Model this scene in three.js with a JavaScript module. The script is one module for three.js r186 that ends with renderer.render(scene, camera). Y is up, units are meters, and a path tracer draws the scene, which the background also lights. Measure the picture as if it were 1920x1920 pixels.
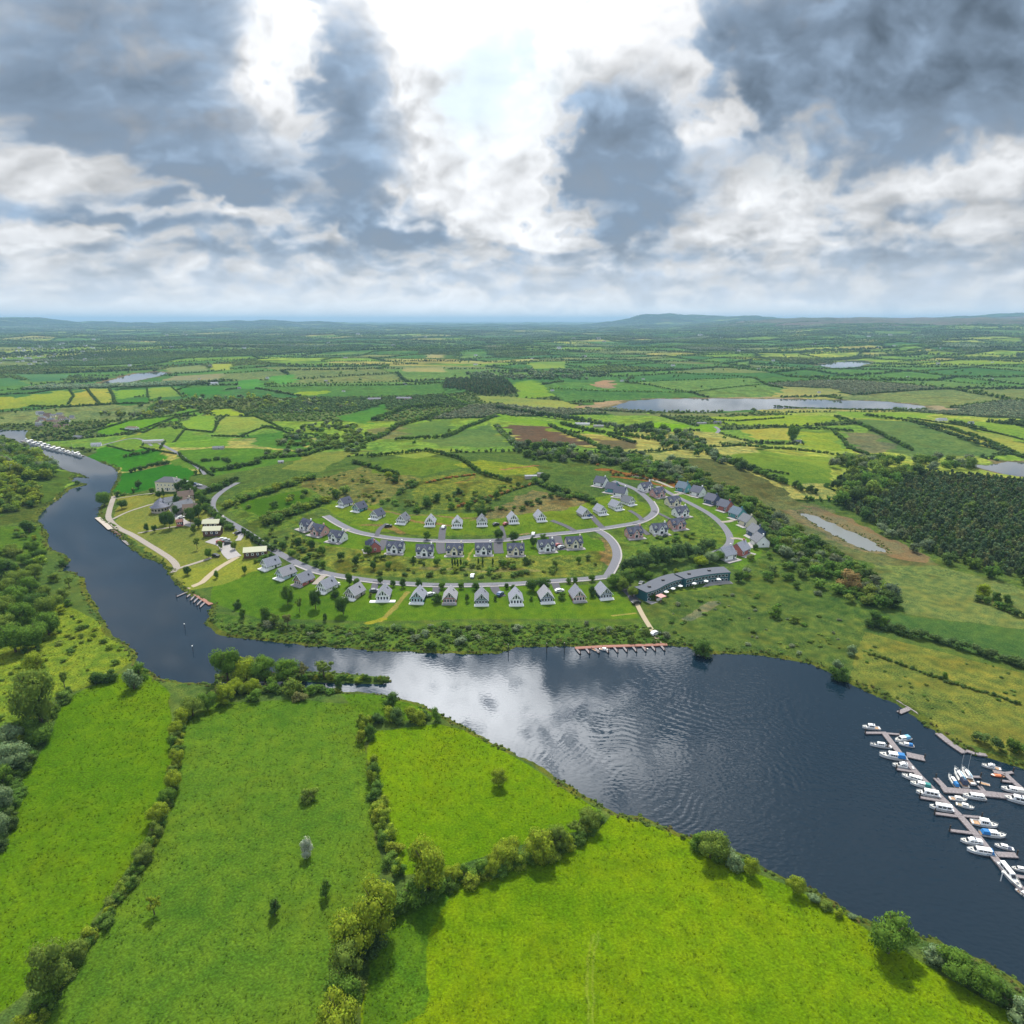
import * as THREE from 'three';
import { mergeGeometries, mergeVertices } from 'three/addons/utils/BufferGeometryUtils.js';

// ───────────── camera, exposure, sun ─────────────
const scene = new THREE.Scene();
const F = 1251, CAM_H = 120, PITCH = Math.atan(358 / F);
const camera = new THREE.PerspectiveCamera(2 * Math.atan(960 / F) * 180 / Math.PI, 1, 1, 90000);
camera.position.set(0, CAM_H, 0);
camera.rotation.set(-PITCH, 0, 0);
scene.add(camera);
const renderer = new THREE.WebGLRenderer({ antialias: true });
renderer.toneMapping = THREE.LinearToneMapping;
renderer.toneMappingExposure = 1.5;
renderer.shadowMap.enabled = true;
const SUN_AZ = -4, SUN_EL = 54;
const sunDir = new THREE.Vector3(Math.sin(rad(SUN_AZ)) * Math.cos(rad(SUN_EL)), Math.sin(rad(SUN_EL)), -Math.cos(rad(SUN_AZ)) * Math.cos(rad(SUN_EL)));
const sun = new THREE.DirectionalLight(new THREE.Color(1, 0.95, 0.84), 3.6);
sun.position.copy(sunDir).multiplyScalar(1500);
sun.castShadow = true;
sun.shadow.radius = 6;
Object.assign(sun.shadow.camera, { left: -900, right: 900, top: 900, bottom: -900, near: 10, far: 4000 });
sun.shadow.mapSize.set(4096, 4096);
scene.add(sun, sun.target);
scene.fog = new THREE.FogExp2(new THREE.Color(0.33, 0.55, 0.76), 0.000075);

// ───────────── helpers ─────────────
function rad(d) { return d * Math.PI / 180; }
function makeRng(seed) { let s = seed >>> 0; return () => { s = (s + 0x6d2b79f5) | 0; let t = Math.imul(s ^ (s >>> 15), 1 | s); t = (t + Math.imul(t ^ (t >>> 7), 61 | t)) ^ t; return ((t ^ (t >>> 14)) >>> 0) / 4294967296; }; }
const rng = makeRng(7);
const rr = (a, b, r = rng) => a + (b - a) * r();
const clamp = (x, a = 0, b = 1) => x < a ? a : x > b ? b : x;
const smooth = (a, b, x) => { const t = clamp((x - a) / (b - a)); return t * t * (3 - 2 * t); };
const mix = (a, b, t) => a + (b - a) * t;
const PERM = new Uint8Array(512), GRAD = new Float32Array(512);
{ const r = makeRng(99); for (let i = 0; i < 256; i++) { PERM[i] = i; } for (let i = 255; i > 0; i--) { const j = Math.floor(r() * (i + 1)); const t = PERM[i]; PERM[i] = PERM[j]; PERM[j] = t; } for (let i = 0; i < 256; i++) { PERM[i + 256] = PERM[i]; const a = r() * 6.2831853; GRAD[i * 2] = Math.cos(a); GRAD[i * 2 + 1] = Math.sin(a); } }
function noise(x, y) {
  const ix = Math.floor(x), iy = Math.floor(y), fx = x - ix, fy = y - iy, X = ix & 255, Y = iy & 255;
  const u = fx * fx * fx * (fx * (fx * 6 - 15) + 10), v = fy * fy * fy * (fy * (fy * 6 - 15) + 10);
  const g = (a, b, dx, dy) => { const k = PERM[PERM[a & 255] + (b & 255)] * 2; return GRAD[k] * dx + GRAD[k + 1] * dy; };
  const a = g(X, Y, fx, fy), b = g(X + 1, Y, fx - 1, fy), c = g(X, Y + 1, fx, fy - 1), d = g(X + 1, Y + 1, fx - 1, fy - 1);
  return 1.5 * (a + u * (b - a) + v * (c - a) + u * v * (a - b - c + d));
}
function fbm(x, y, n) { let s = 0, a = 0.5; for (let i = 0; i < n; i++) { s += a * noise(x, y); x = x * 2.03 + 17.3; y = y * 2.03 - 9.1; a *= 0.5; } return s; }

// pixel of the 1920 px photograph -> direction
const cP = Math.cos(PITCH), sP = Math.sin(PITCH);
function pixDir(px, py) { const cx = (px - 960) / F, cy = (960 - py) / F; return new THREE.Vector3(cx, cy * cP - sP, -cy * sP - cP).normalize(); }
function flat(px, py) { const d = pixDir(px, py), t = CAM_H / -Math.min(d.y, -0.002); return [d.x * t, d.z * t]; }

// ───────────── water outlines (all at level 0) ─────────────
const RIVER_PX = [[-160, 800], [0, 806], [52, 806], [46, 820], [60, 827], [100, 838], [155, 853], [185, 865], [213, 876], [222, 888], [218, 902], [208, 918], [204, 932], [190, 948], [183, 965], [187, 978], [210, 995], [232, 1015], [247, 1030], [270, 1045], [300, 1056], [314, 1072], [330, 1096], [350, 1114], [396, 1137], [388, 1160], [386, 1172], [400, 1184], [425, 1195], [460, 1197], [520, 1205], [600, 1212], [700, 1220], [800, 1224], [880, 1226], [935, 1226], [960, 1216], [1000, 1212], [1080, 1213], [1170, 1211], [1255, 1211], [1290, 1213], [1312, 1228], [1345, 1226], [1400, 1227], [1460, 1234], [1520, 1245], [1562, 1266], [1600, 1287], [1650, 1307], [1690, 1325], [1720, 1347], [1755, 1377], [1790, 1402], [1830, 1418], [1870, 1424], [1920, 1444], [2060, 1500], [2300, 1680], [2300, 1990], [2050, 1900], [1920, 1848], [1895, 1835], [1840, 1802], [1790, 1778], [1740, 1757], [1700, 1745], [1640, 1731], [1610, 1718], [1570, 1692], [1530, 1673], [1490, 1655], [1440, 1628], [1400, 1602], [1340, 1578], [1280, 1565], [1230, 1541], [1150, 1520], [1110, 1500], [1060, 1468], [1000, 1430], [940, 1400], [900, 1380], [870, 1361], [830, 1340], [790, 1321], [740, 1306], [700, 1300], [650, 1297], [600, 1292], [520, 1288], [440, 1286], [400, 1282], [330, 1279], [300, 1272], [275, 1258], [262, 1245], [255, 1225], [240, 1210], [215, 1195], [195, 1165], [180, 1135], [165, 1110], [158, 1085], [140, 1073], [117, 1070], [120, 1060], [133, 1050], [118, 1038], [95, 1030], [88, 1015], [92, 1003], [80, 986], [70, 976], [75, 965], [90, 950], [110, 936], [132, 917], [165, 908], [133, 902], [140, 894], [167, 896], [150, 889], [118, 881], [96, 868], [72, 854], [50, 840], [34, 828], [0, 815], [-160, 812]];
const ISLAND_PX = [[402, 1264], [450, 1259], [540, 1262], [600, 1259], [650, 1263], [700, 1268], [729, 1271], [732, 1278], [715, 1283], [640, 1281], [560, 1278], [480, 1277], [404, 1279]];
const LAKES_PX = {
  long: [[1130, 766], [1160, 760], [1180, 752], [1230, 748], [1330, 747], [1440, 748], [1530, 749], [1640, 752], [1700, 757], [1735, 762], [1730, 767], [1640, 769], [1560, 766], [1460, 767], [1400, 769], [1340, 772], [1260, 773], [1190, 771]],
  north: [[1528, 683], [1560, 681], [1590, 676], [1620, 676], [1640, 681], [1622, 683], [1612, 688], [1560, 690]],
  west: [[185, 719], [215, 711], [255, 700], [300, 697], [318, 700], [290, 707], [245, 716], [205, 720]],
  east: [[1815, 871], [1850, 872], [1890, 866], [1960, 868], [2020, 890], [1960, 898], [1900, 892], [1860, 884]],
  marsh: [[1498, 962], [1526, 966], [1560, 981], [1604, 1000], [1644, 1020], [1662, 1036], [1632, 1034], [1594, 1020], [1556, 999], [1524, 980]],
};
class Outline {
  constructor(px) {
    this.p = px.map(([x, y]) => flat(x, y));
    this.lo = [Infinity, Infinity]; this.hi = [-Infinity, -Infinity];
    for (const q of this.p) for (let k = 0; k < 2; k++) { this.lo[k] = Math.min(this.lo[k], q[k]); this.hi[k] = Math.max(this.hi[k], q[k]); }
  }
  // signed distance, positive outside; beyond reach of the box it gives up
  sd(x, z, reach) {
    const bx = Math.max(this.lo[0] - x, x - this.hi[0], 0), bz = Math.max(this.lo[1] - z, z - this.hi[1], 0);
    if (bx > reach || bz > reach) return reach;
    let best = Infinity, inside = false;
    const p = this.p;
    for (let i = 0, j = p.length - 1; i < p.length; j = i++) {
      const ax = p[j][0], az = p[j][1], ex = p[i][0] - ax, ez = p[i][1] - az, wx = x - ax, wz = z - az;
      const t = clamp((wx * ex + wz * ez) / (ex * ex + ez * ez)), dx = wx - ex * t, dz = wz - ez * t, d = dx * dx + dz * dz;
      if (d < best) best = d;
      if ((az > z) !== (p[i][1] > z) && x < ex * (z - az) / ez + ax) inside = !inside;
    }
    const d = Math.sqrt(best);
    return inside ? -d : Math.min(d, reach);
  }
}
const river = new Outline(RIVER_PX), island = new Outline(ISLAND_PX), lakes = Object.fromEntries(Object.entries(LAKES_PX).map(([k, v]) => [k, new Outline(v)]));
function shore(x, z) {          // distance to water, + on land, - in water
  let d = river.sd(x, z, 400);
  if (d < 40) { const w = (noise(x / 5, z / 5) + 0.6 * noise(x / 2.1, z / 2.1)) * 0.9; d += w; }
  if (d < 0) { const i = island.sd(x, z, 400); d = Math.max(d, -i); }
  for (const k in lakes) {
    const L = lakes[k], far = Math.max(0, Math.hypot(x, z) - 600) / 1400, e = L.sd(x, z, 400) + (k === 'long' || k === 'north' || k === 'west' ? noise(x / 30, z / 30) * 5 : noise(x / 6, z / 6) * 2.2);
    if (e < d) d = e;
  }
  return d;
}
const ridge = (az, a0, sa, r, r0, sr, h) => h * Math.exp(-(((az - a0) / sa) ** 2)) * (r < r0 ? Math.exp(-(((r - r0) / sr) ** 2)) : Math.exp(-(((r - r0) / (sr * 1.5)) ** 2)));
function landBase(x, z) {
  const r = Math.hypot(x, z), az = Math.atan2(x, -z) * 180 / Math.PI;
  let h = 1.6 + 0.8 * noise(x / 60, z / 60);
  h += 14 * Math.exp(-(((x + 15) / 250) ** 2) - (((z + 525) / 150) ** 2));
  h += 7 * Math.exp(-(((x + 330) / 120) ** 2) - (((z + 690) / 160) ** 2));
  const A = 9 * smooth(450, 1300, r) + 14 * smooth(1500, 5000, r) + 26 * smooth(5000, 13000, r);
  h += A * (0.55 + 0.75 * noise(x / 620 + 3.7, z / 520 - 1.2) + 0.35 * noise(x / 260, z / 240)) ;
  h += 34 * smooth(6000, 20000, r) * (0.8 + 0.5 * noise(x / 2600, z / 2600));
  h += (122 + 12 * noise(az / 3, 4.4)) * Math.exp(-(((az - 39) / 22) ** 4)) * Math.exp(-(((r - 8600) / (r < 8600 ? 3300 : 5000)) ** 2)) + ridge(az, 21, 7, r, 9000, 3000, 36);
  h += ridge(az, 11.3, 3.4, r, 12200, 1200, 138 + 12 * noise(az * 0.9, 2)) + ridge(az, 17.0, 5, r, 12400, 1200, 112) + ridge(az, 37, 5, r, 12800, 1400, 120);
  h += ridge(az, -37, 3.4, r, 12200, 1300, 66) + ridge(az, -33, 7, r, 12400, 1300, 58) + ridge(az, -20, 6, r, 12400, 1300, 70);
  return Math.max(h, 0.5);
}
function ground(x, z) {
  const d = shore(x, z);
  if (d <= 0) return Math.max(-2, d * 0.3);
  const b = landBase(x, z), r = Math.hypot(x, z), reach = r > 700 ? 260 : 55;
  return Math.min(0.9, d * 0.3) + (b - 0.5) * smooth(0, reach, d);
}
function P(px, py, lift = 0) {          // where the sight line of that pixel meets the land
  const d = pixDir(px, py);
  let t = 100, step = 1;
  for (let k = 0; k < 1200; k++) {
    const y = CAM_H + d.y * t - lift;
    if (y < 70 || d.y > -0.004) { if (y < ground(d.x * t, d.z * t)) break; }
    step = Math.max(1, t * 0.006); t += step;
    if (t > 32000) break;
  }
  let a = t - step, b = t;
  for (let k = 0; k < 9; k++) { const m = (a + b) / 2; if (CAM_H + d.y * m - lift < ground(d.x * m, d.z * m)) b = m; else a = m; }
  const x = d.x * b, z = d.z * b;
  return new THREE.Vector3(x, Math.max(ground(x, z), 0), z);
}
const mPerPx = (v) => { const dz = v.z, dy = v.y - CAM_H; return (-dz * cP - dy * sP) / F; };       // metres per photo pixel at that place
const G = (x, z) => Math.max(ground(x, z), 0);
const inPoly = (p, x, z) => { let c = false; for (let i = 0, j = p.length - 1; i < p.length; j = i++) if ((p[i][1] > z) !== (p[j][1] > z) && x < (p[j][0] - p[i][0]) * (z - p[i][1]) / (p[j][1] - p[i][1]) + p[i][0]) c = !c; return c; };
const polyW = (px) => px.map(([x, y]) => { const v = P(x, y); return [v.x, v.z]; });

// naming
const used = new Map();
function numbered(n) { const k = used.get(n) ?? 0; used.set(n, k + 1); return k ? n + '_' + String(k).padStart(3, '0') : n; }
function tag(o, label, category, group, kind) { if (label) o.userData.label = label; if (category) o.userData.category = category; if (group) o.userData.group = group; if (kind) o.userData.kind = kind; return o; }
function shade(o) { o.castShadow = o.receiveShadow = true; return o; }
function mesh(name, g, m, parent) { const o = shade(new THREE.Mesh(g, m)); if (parent) { o.name = name; parent.add(o); } else { o.name = numbered(name); scene.add(o); } return o; }
function thing(name, v, turn, label, category, group) { const o = new THREE.Group(); o.name = numbered(name); o.position.copy(v); o.rotation.y = turn; tag(o, label, category, group); scene.add(o); return o; }
const ORD = ['first', 'second', 'third', 'fourth', 'fifth', 'sixth', 'seventh', 'eighth', 'ninth', 'tenth', 'eleventh', 'twelfth', 'thirteenth', 'fourteenth', 'fifteenth', 'sixteenth', 'seventeenth', 'eighteenth', 'nineteenth', 'twentieth', 'twenty-first', 'twenty-second', 'twenty-third', 'twenty-fourth', 'twenty-fifth', 'twenty-sixth', 'twenty-seventh', 'twenty-eighth', 'twenty-ninth', 'thirtieth'];
const lin = (hex) => new THREE.Color(hex);
const std = (hex, rough = 0.9, o = {}) => new THREE.MeshStandardMaterial({ color: hex, roughness: rough, ...o });

// ───────────── sky: broken cumulus, sun behind it ─────────────
{
  const W = 4096, H = 2048, data = new Float32Array(W * H * 4);
  const toAE = (px, py) => { const d = pixDir(px, py); return [Math.atan2(d.x, -d.z) * 57.29578, Math.asin(d.y) * 57.29578]; };
  const cloud = [ // centre px, radii px, weight
    [210, 50, 230, 100, .5], [50, 170, 190, 110, .42], [330, 270, 200, 62, .5], [420, 335, 130, 44, .72], [270, 330, 130, 34, .35], [100, 380, 110, 22, .6], [240, 412, 170, 20, .65], [400, 190, 90, 60, .3], [380, 60, 90, 70, .3],
    [625, 125, 80, 55, .6], [645, 235, 90, 80, .5], [700, 330, 100, 62, .5], [765, 445, 110, 30, .95], [650, 395, 90, 50, .35], [560, 470, 150, 15, .45], [740, 512, 130, 16, .5], [420, 450, 120, 12, .45], [720, 200, 40, 40, .25],
    [1200, 320, 130, 70, .62], [1185, 425, 105, 28, .9], [1290, 370, 80, 40, .4], [1130, 170, 55, 70, .42], [1110, 260, 60, 60, .4], [1210, 230, 70, 50, .35], [1080, 330, 50, 60, .4],
    [1620, 60, 300, 90, .55], [1870, 80, 190, 120, .8], [1540, 175, 250, 32, .62], [1760, 200, 240, 36, .5], [1700, 262, 220, 30, .5], [1390, 100, 90, 80, .35], [1560, 335, 130, 18, .45], [1650, 300, 140, 24, .35],
    [1810, 395, 170, 24, .5], [1770, 470, 220, 22, .6], [1650, 490, 120, 16, .35], [1100, 512, 200, 20, .3], [1400, 530, 420, 18, .3], [880, 20, 50, 34, .5], [960, 480, 110, 14, .3], [120, 515, 160, 12, .25], [350, 520, 200, 14, .25],
    [1560, 525, 420, 26, .3], [1300, 475, 260, 20, .3], [330, 475, 300, 13, .3], [100, 480, 140, 12, .3], [1700, 560, 500, 14, .3], [300, 560, 400, 10, .2], [800, 545, 300, 12, .25], [1000, 300, 300, 300, .12],
    [1900, -300, 420, 250, .7], [150, -260, 420, 170, .4], [860, -215, 60, 60, .55], [1080, -290, 100, 60, .5], [620, -180, 70, 50, .4],
    [530, 60, 45, 100, -.7], [480, 130, 40, 40, -.5], [545, 190, 36, 60, -.35], [960, 40, 120, 80, -.7], [870, 260, 60, 150, -.8], [960, 260, 80, 110, -.6], [970, 400, 60, 60, -.6], [1030, 445, 60, 26, -.7], [1290, 180, 36, 80, -.5], [1330, 240, 70, 26, -.7], [1440, 355, 90, 30, -.55], [800, 60, 60, 60, -.3], [1100, 60, 90, 50, -.4], [1270, 60, 60, 60, -.25],
    [1380, 430, 170, 22, -.35], [1820, 325, 150, 24, -.55], [120, 315, 120, 24, -.5], [60, 445, 220, 24, -.5], [330, 385, 160, 11, -.5], [600, 440, 70, 16, -.3], [750, 372, 30, 14, -.5], [590, 310, 24, 60, -.3], [900, 575, 900, 14, -.4],
  ].map(([x, y, rx, ry, w]) => { const [a, e] = toAE(x, y), k = 0.0458 * Math.cos(rad(a)) ** 1.2; return [a, e, rx * k, ry * k, w]; });
  const blue = [[930, 150, 75, 65, 1], [968, 58, 24, 26, .8], [860, 200, 40, 60, .4], [1085, 330, 20, 8, .4], [560, 90, 30, 30, .2], [1500, 300, 80, 26, .4]].map(([x, y, rx, ry, w]) => { const [a, e] = toAE(x, y); return [a, e, rx * .045, ry * .045, w]; });
  const sa = SUN_AZ - 1, se = 33, bandRows = [];
  const STOPS = [[-0.3, 1], [0.0, 0.8], [0.16, 0.6], [0.42, 0.4], [0.8, 0.27], [1.3, 0.19]];
  const ramp = (t) => { if (t <= STOPS[0][0]) return 1; for (let i = 1; i < STOPS.length; i++) if (t < STOPS[i][0]) return mix(STOPS[i - 1][1], STOPS[i][1], (t - STOPS[i - 1][0]) / (STOPS[i][0] - STOPS[i - 1][0])); return 0.19; };
  for (let row = 0; row < H; row++) {
    const el = ((row + 0.5) / H - 0.5) * 180, y = Math.sin(rad(el));
    for (let col = 0; col < W; col++) {
      const th = ((col + 0.5) / W - 0.5) * 2 * Math.PI, ce = Math.cos(rad(el)), x = Math.cos(th) * ce, z = Math.sin(th) * ce, o = (row * W + col) * 4;
      data[o + 3] = 1;
      if (el < -1) { data[o] = 0.16; data[o + 1] = 0.2; data[o + 2] = 0.2; continue; }
      const az = Math.atan2(x, -z) * 57.29578, k = 1 / (Math.max(y, 0) + 0.16), cx = x * k, cz = z * k;
      // two looks at the same heaps: as seen on the vault, and drawn out along the cloud floor
      const ex = x / ce * 7.2 * Math.sqrt(ce), ez = z / ce * 7.2 * Math.sqrt(ce), ey = el / 6.6;
      const w1 = fbm(ex * 0.8 + ez * 0.7 + 5, ey * 1.1 - ez * 0.5 + 2, 4), w2 = fbm(ex * 0.9 - ez * 0.8 - 7, ey + 9 + ez * 0.4, 4);
      const p1 = ex + ez * 0.37, p2 = ey + ez * 0.61;
      const n1 = fbm(p1 * 1.0 + w1 * 0.8, p2 * 1.05 + w2 * 0.8, 6), n2 = fbm(p1 * 2.9 + w2 * 0.8 + 9, p2 * 3.3 + w1 * 0.8, 6), n3 = fbm(cx * 2.6 + w1, cz * 2.6 + w2, 5);
      const inx = smooth(64, 40, Math.abs(az)), iny = smooth(46, 25, el), inside = inx * iny;
      let g = (1 - inside) * (0.42 + 1.3 * fbm(cx * 0.6 + 11, cz * 0.6 - 4, 3));
      const ja = az + n2 * 3.2 + w1 * 2.4, je = el + n2 * 1.7 + w2 * 1.3;
      if (inside > 0 || el < 60 && Math.abs(az) < 75) for (const b of cloud) { const da = (ja - b[0]) / b[2], de = (je - b[1]) / b[3], q = da * da + de * de; if (q < 7) g += b[4] * Math.exp(-q); }
      const low = smooth(13, 4, el) * smooth(0.3, 2.2, el), heap = low * (0.12 + 1.25 * fbm(az / 2.9 + 40 + w1, el / 1.15 + w2, 5));
      const n4 = fbm(p1 * 9 + n2 * 2, p2 * 9 - n2 * 2, 4), t = g + 0.4 * n1 + 0.55 * n2 + 0.2 * n3 + 0.09 * n4 + heap * 0.75 - 0.02;
      const dx = az - sa, dy = el - se, glow = Math.exp(-(dx * dx) / 560 - (dy * dy) / 900), halo = Math.exp(-(dx * dx) / 420 - (dy * dy) / 46);
      let B = 0; for (const b of blue) { const da = (ja - b[0]) / b[2], de = (je - b[1]) / b[3], q = da * da + de * de; if (q < 6) B += b[4] * Math.exp(-q); }
      B = clamp(B * 1.3 + (1 - inside) * smooth(-0.35, -0.8, t)) * (1 - smooth(-0.1, 0.3, t));
      const hz = smooth(7, 0, el), r = ramp(0.1 + (t - 0.1) * 1.3), thick = smooth(0, 0.9, t);
      const br = 0.57 + 0.15 * glow + 11 * halo * (1 - 0.72 * thick);
      let v = r * (0.98 + 0.5 * n2 + 0.26 * n3 + 0.13 * n4 * smooth(-0.2, 0.4, t)) * mix(br, 0.84 + 0.35 * glow + 0.9 * halo, smooth(0, 0.35, t));
      v *= 1 + 1.3 * smooth(0.15, -0.75, Math.cos(rad(dx))) * smooth(8, 26, el);          // front-lit heaps behind us, brightened further to fill the house fronts
      const n5 = fbm(p1 * 1.7 + w2 * 0.7 + 21, p2 * 2.3 + w1 * 0.7, 6); v += thick * (0.11 * smooth(-0.05, 0.5, n5) - 0.05 * smooth(0, -0.45, n5)) * (1 + halo);          // paler billows on the dark bases
      let c0 = v * mix(1, 0.74, thick), c1 = v * mix(1.015, 0.99, thick), c2 = v * mix(1.04, 1.33, thick);
      const bs = 1 + 1.2 * halo; c0 = mix(c0, 0.56 * bs, B * .7); c1 = mix(c1, 0.68 * bs, B * .7); c2 = mix(c2, 0.76 * bs, B * .7);
      const hb = 0.68 + 0.1 * glow, hq = hz * 0.62;
      data[o] = mix(c0, hb, hq); data[o + 1] = mix(c1, hb * 1.03, hq); data[o + 2] = mix(c2, hb * 1.07, hq);
    }
  }
  { // lifts the darkest cloud low in the sky towards the median tone
    const med = [0, 1, 2].map((c) => { const a = []; for (let row = Math.floor(H * (100 / 180)); row < H * (110 / 180); row += 3) for (let col = 0; col < W; col += 11) a.push(data[(row * W + col) * 4 + c]); a.sort((p, q) => p - q); return a[a.length >> 1]; }), mm = (med[0] + med[1] + med[2]) / 3;
    console.log('sky median', med.map((v) => v.toFixed(3)).join(' '));
    for (let row = H / 2; row < H * (106 / 180); row++) { const el = ((row + 0.5) / H - 0.5) * 180, w = smooth(15, 10.2, el); for (let col = 0; col < W; col++) { const o = (row * W + col) * 4, m = (data[o] + data[o + 1] + data[o + 2]) / 3, lift = Math.max(0, 0.61 - m / mm) * w; for (let c = 0; c < 3; c++) data[o + c] += lift * med[c]; data[o + 1] = Math.min(data[o + 1], 1.09 * Math.max(data[o], data[o + 2])); } }
  }
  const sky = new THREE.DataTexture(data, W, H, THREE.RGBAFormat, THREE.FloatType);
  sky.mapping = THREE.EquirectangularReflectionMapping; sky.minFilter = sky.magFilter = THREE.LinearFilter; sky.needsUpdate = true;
  scene.background = scene.environment = sky;
}

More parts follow.
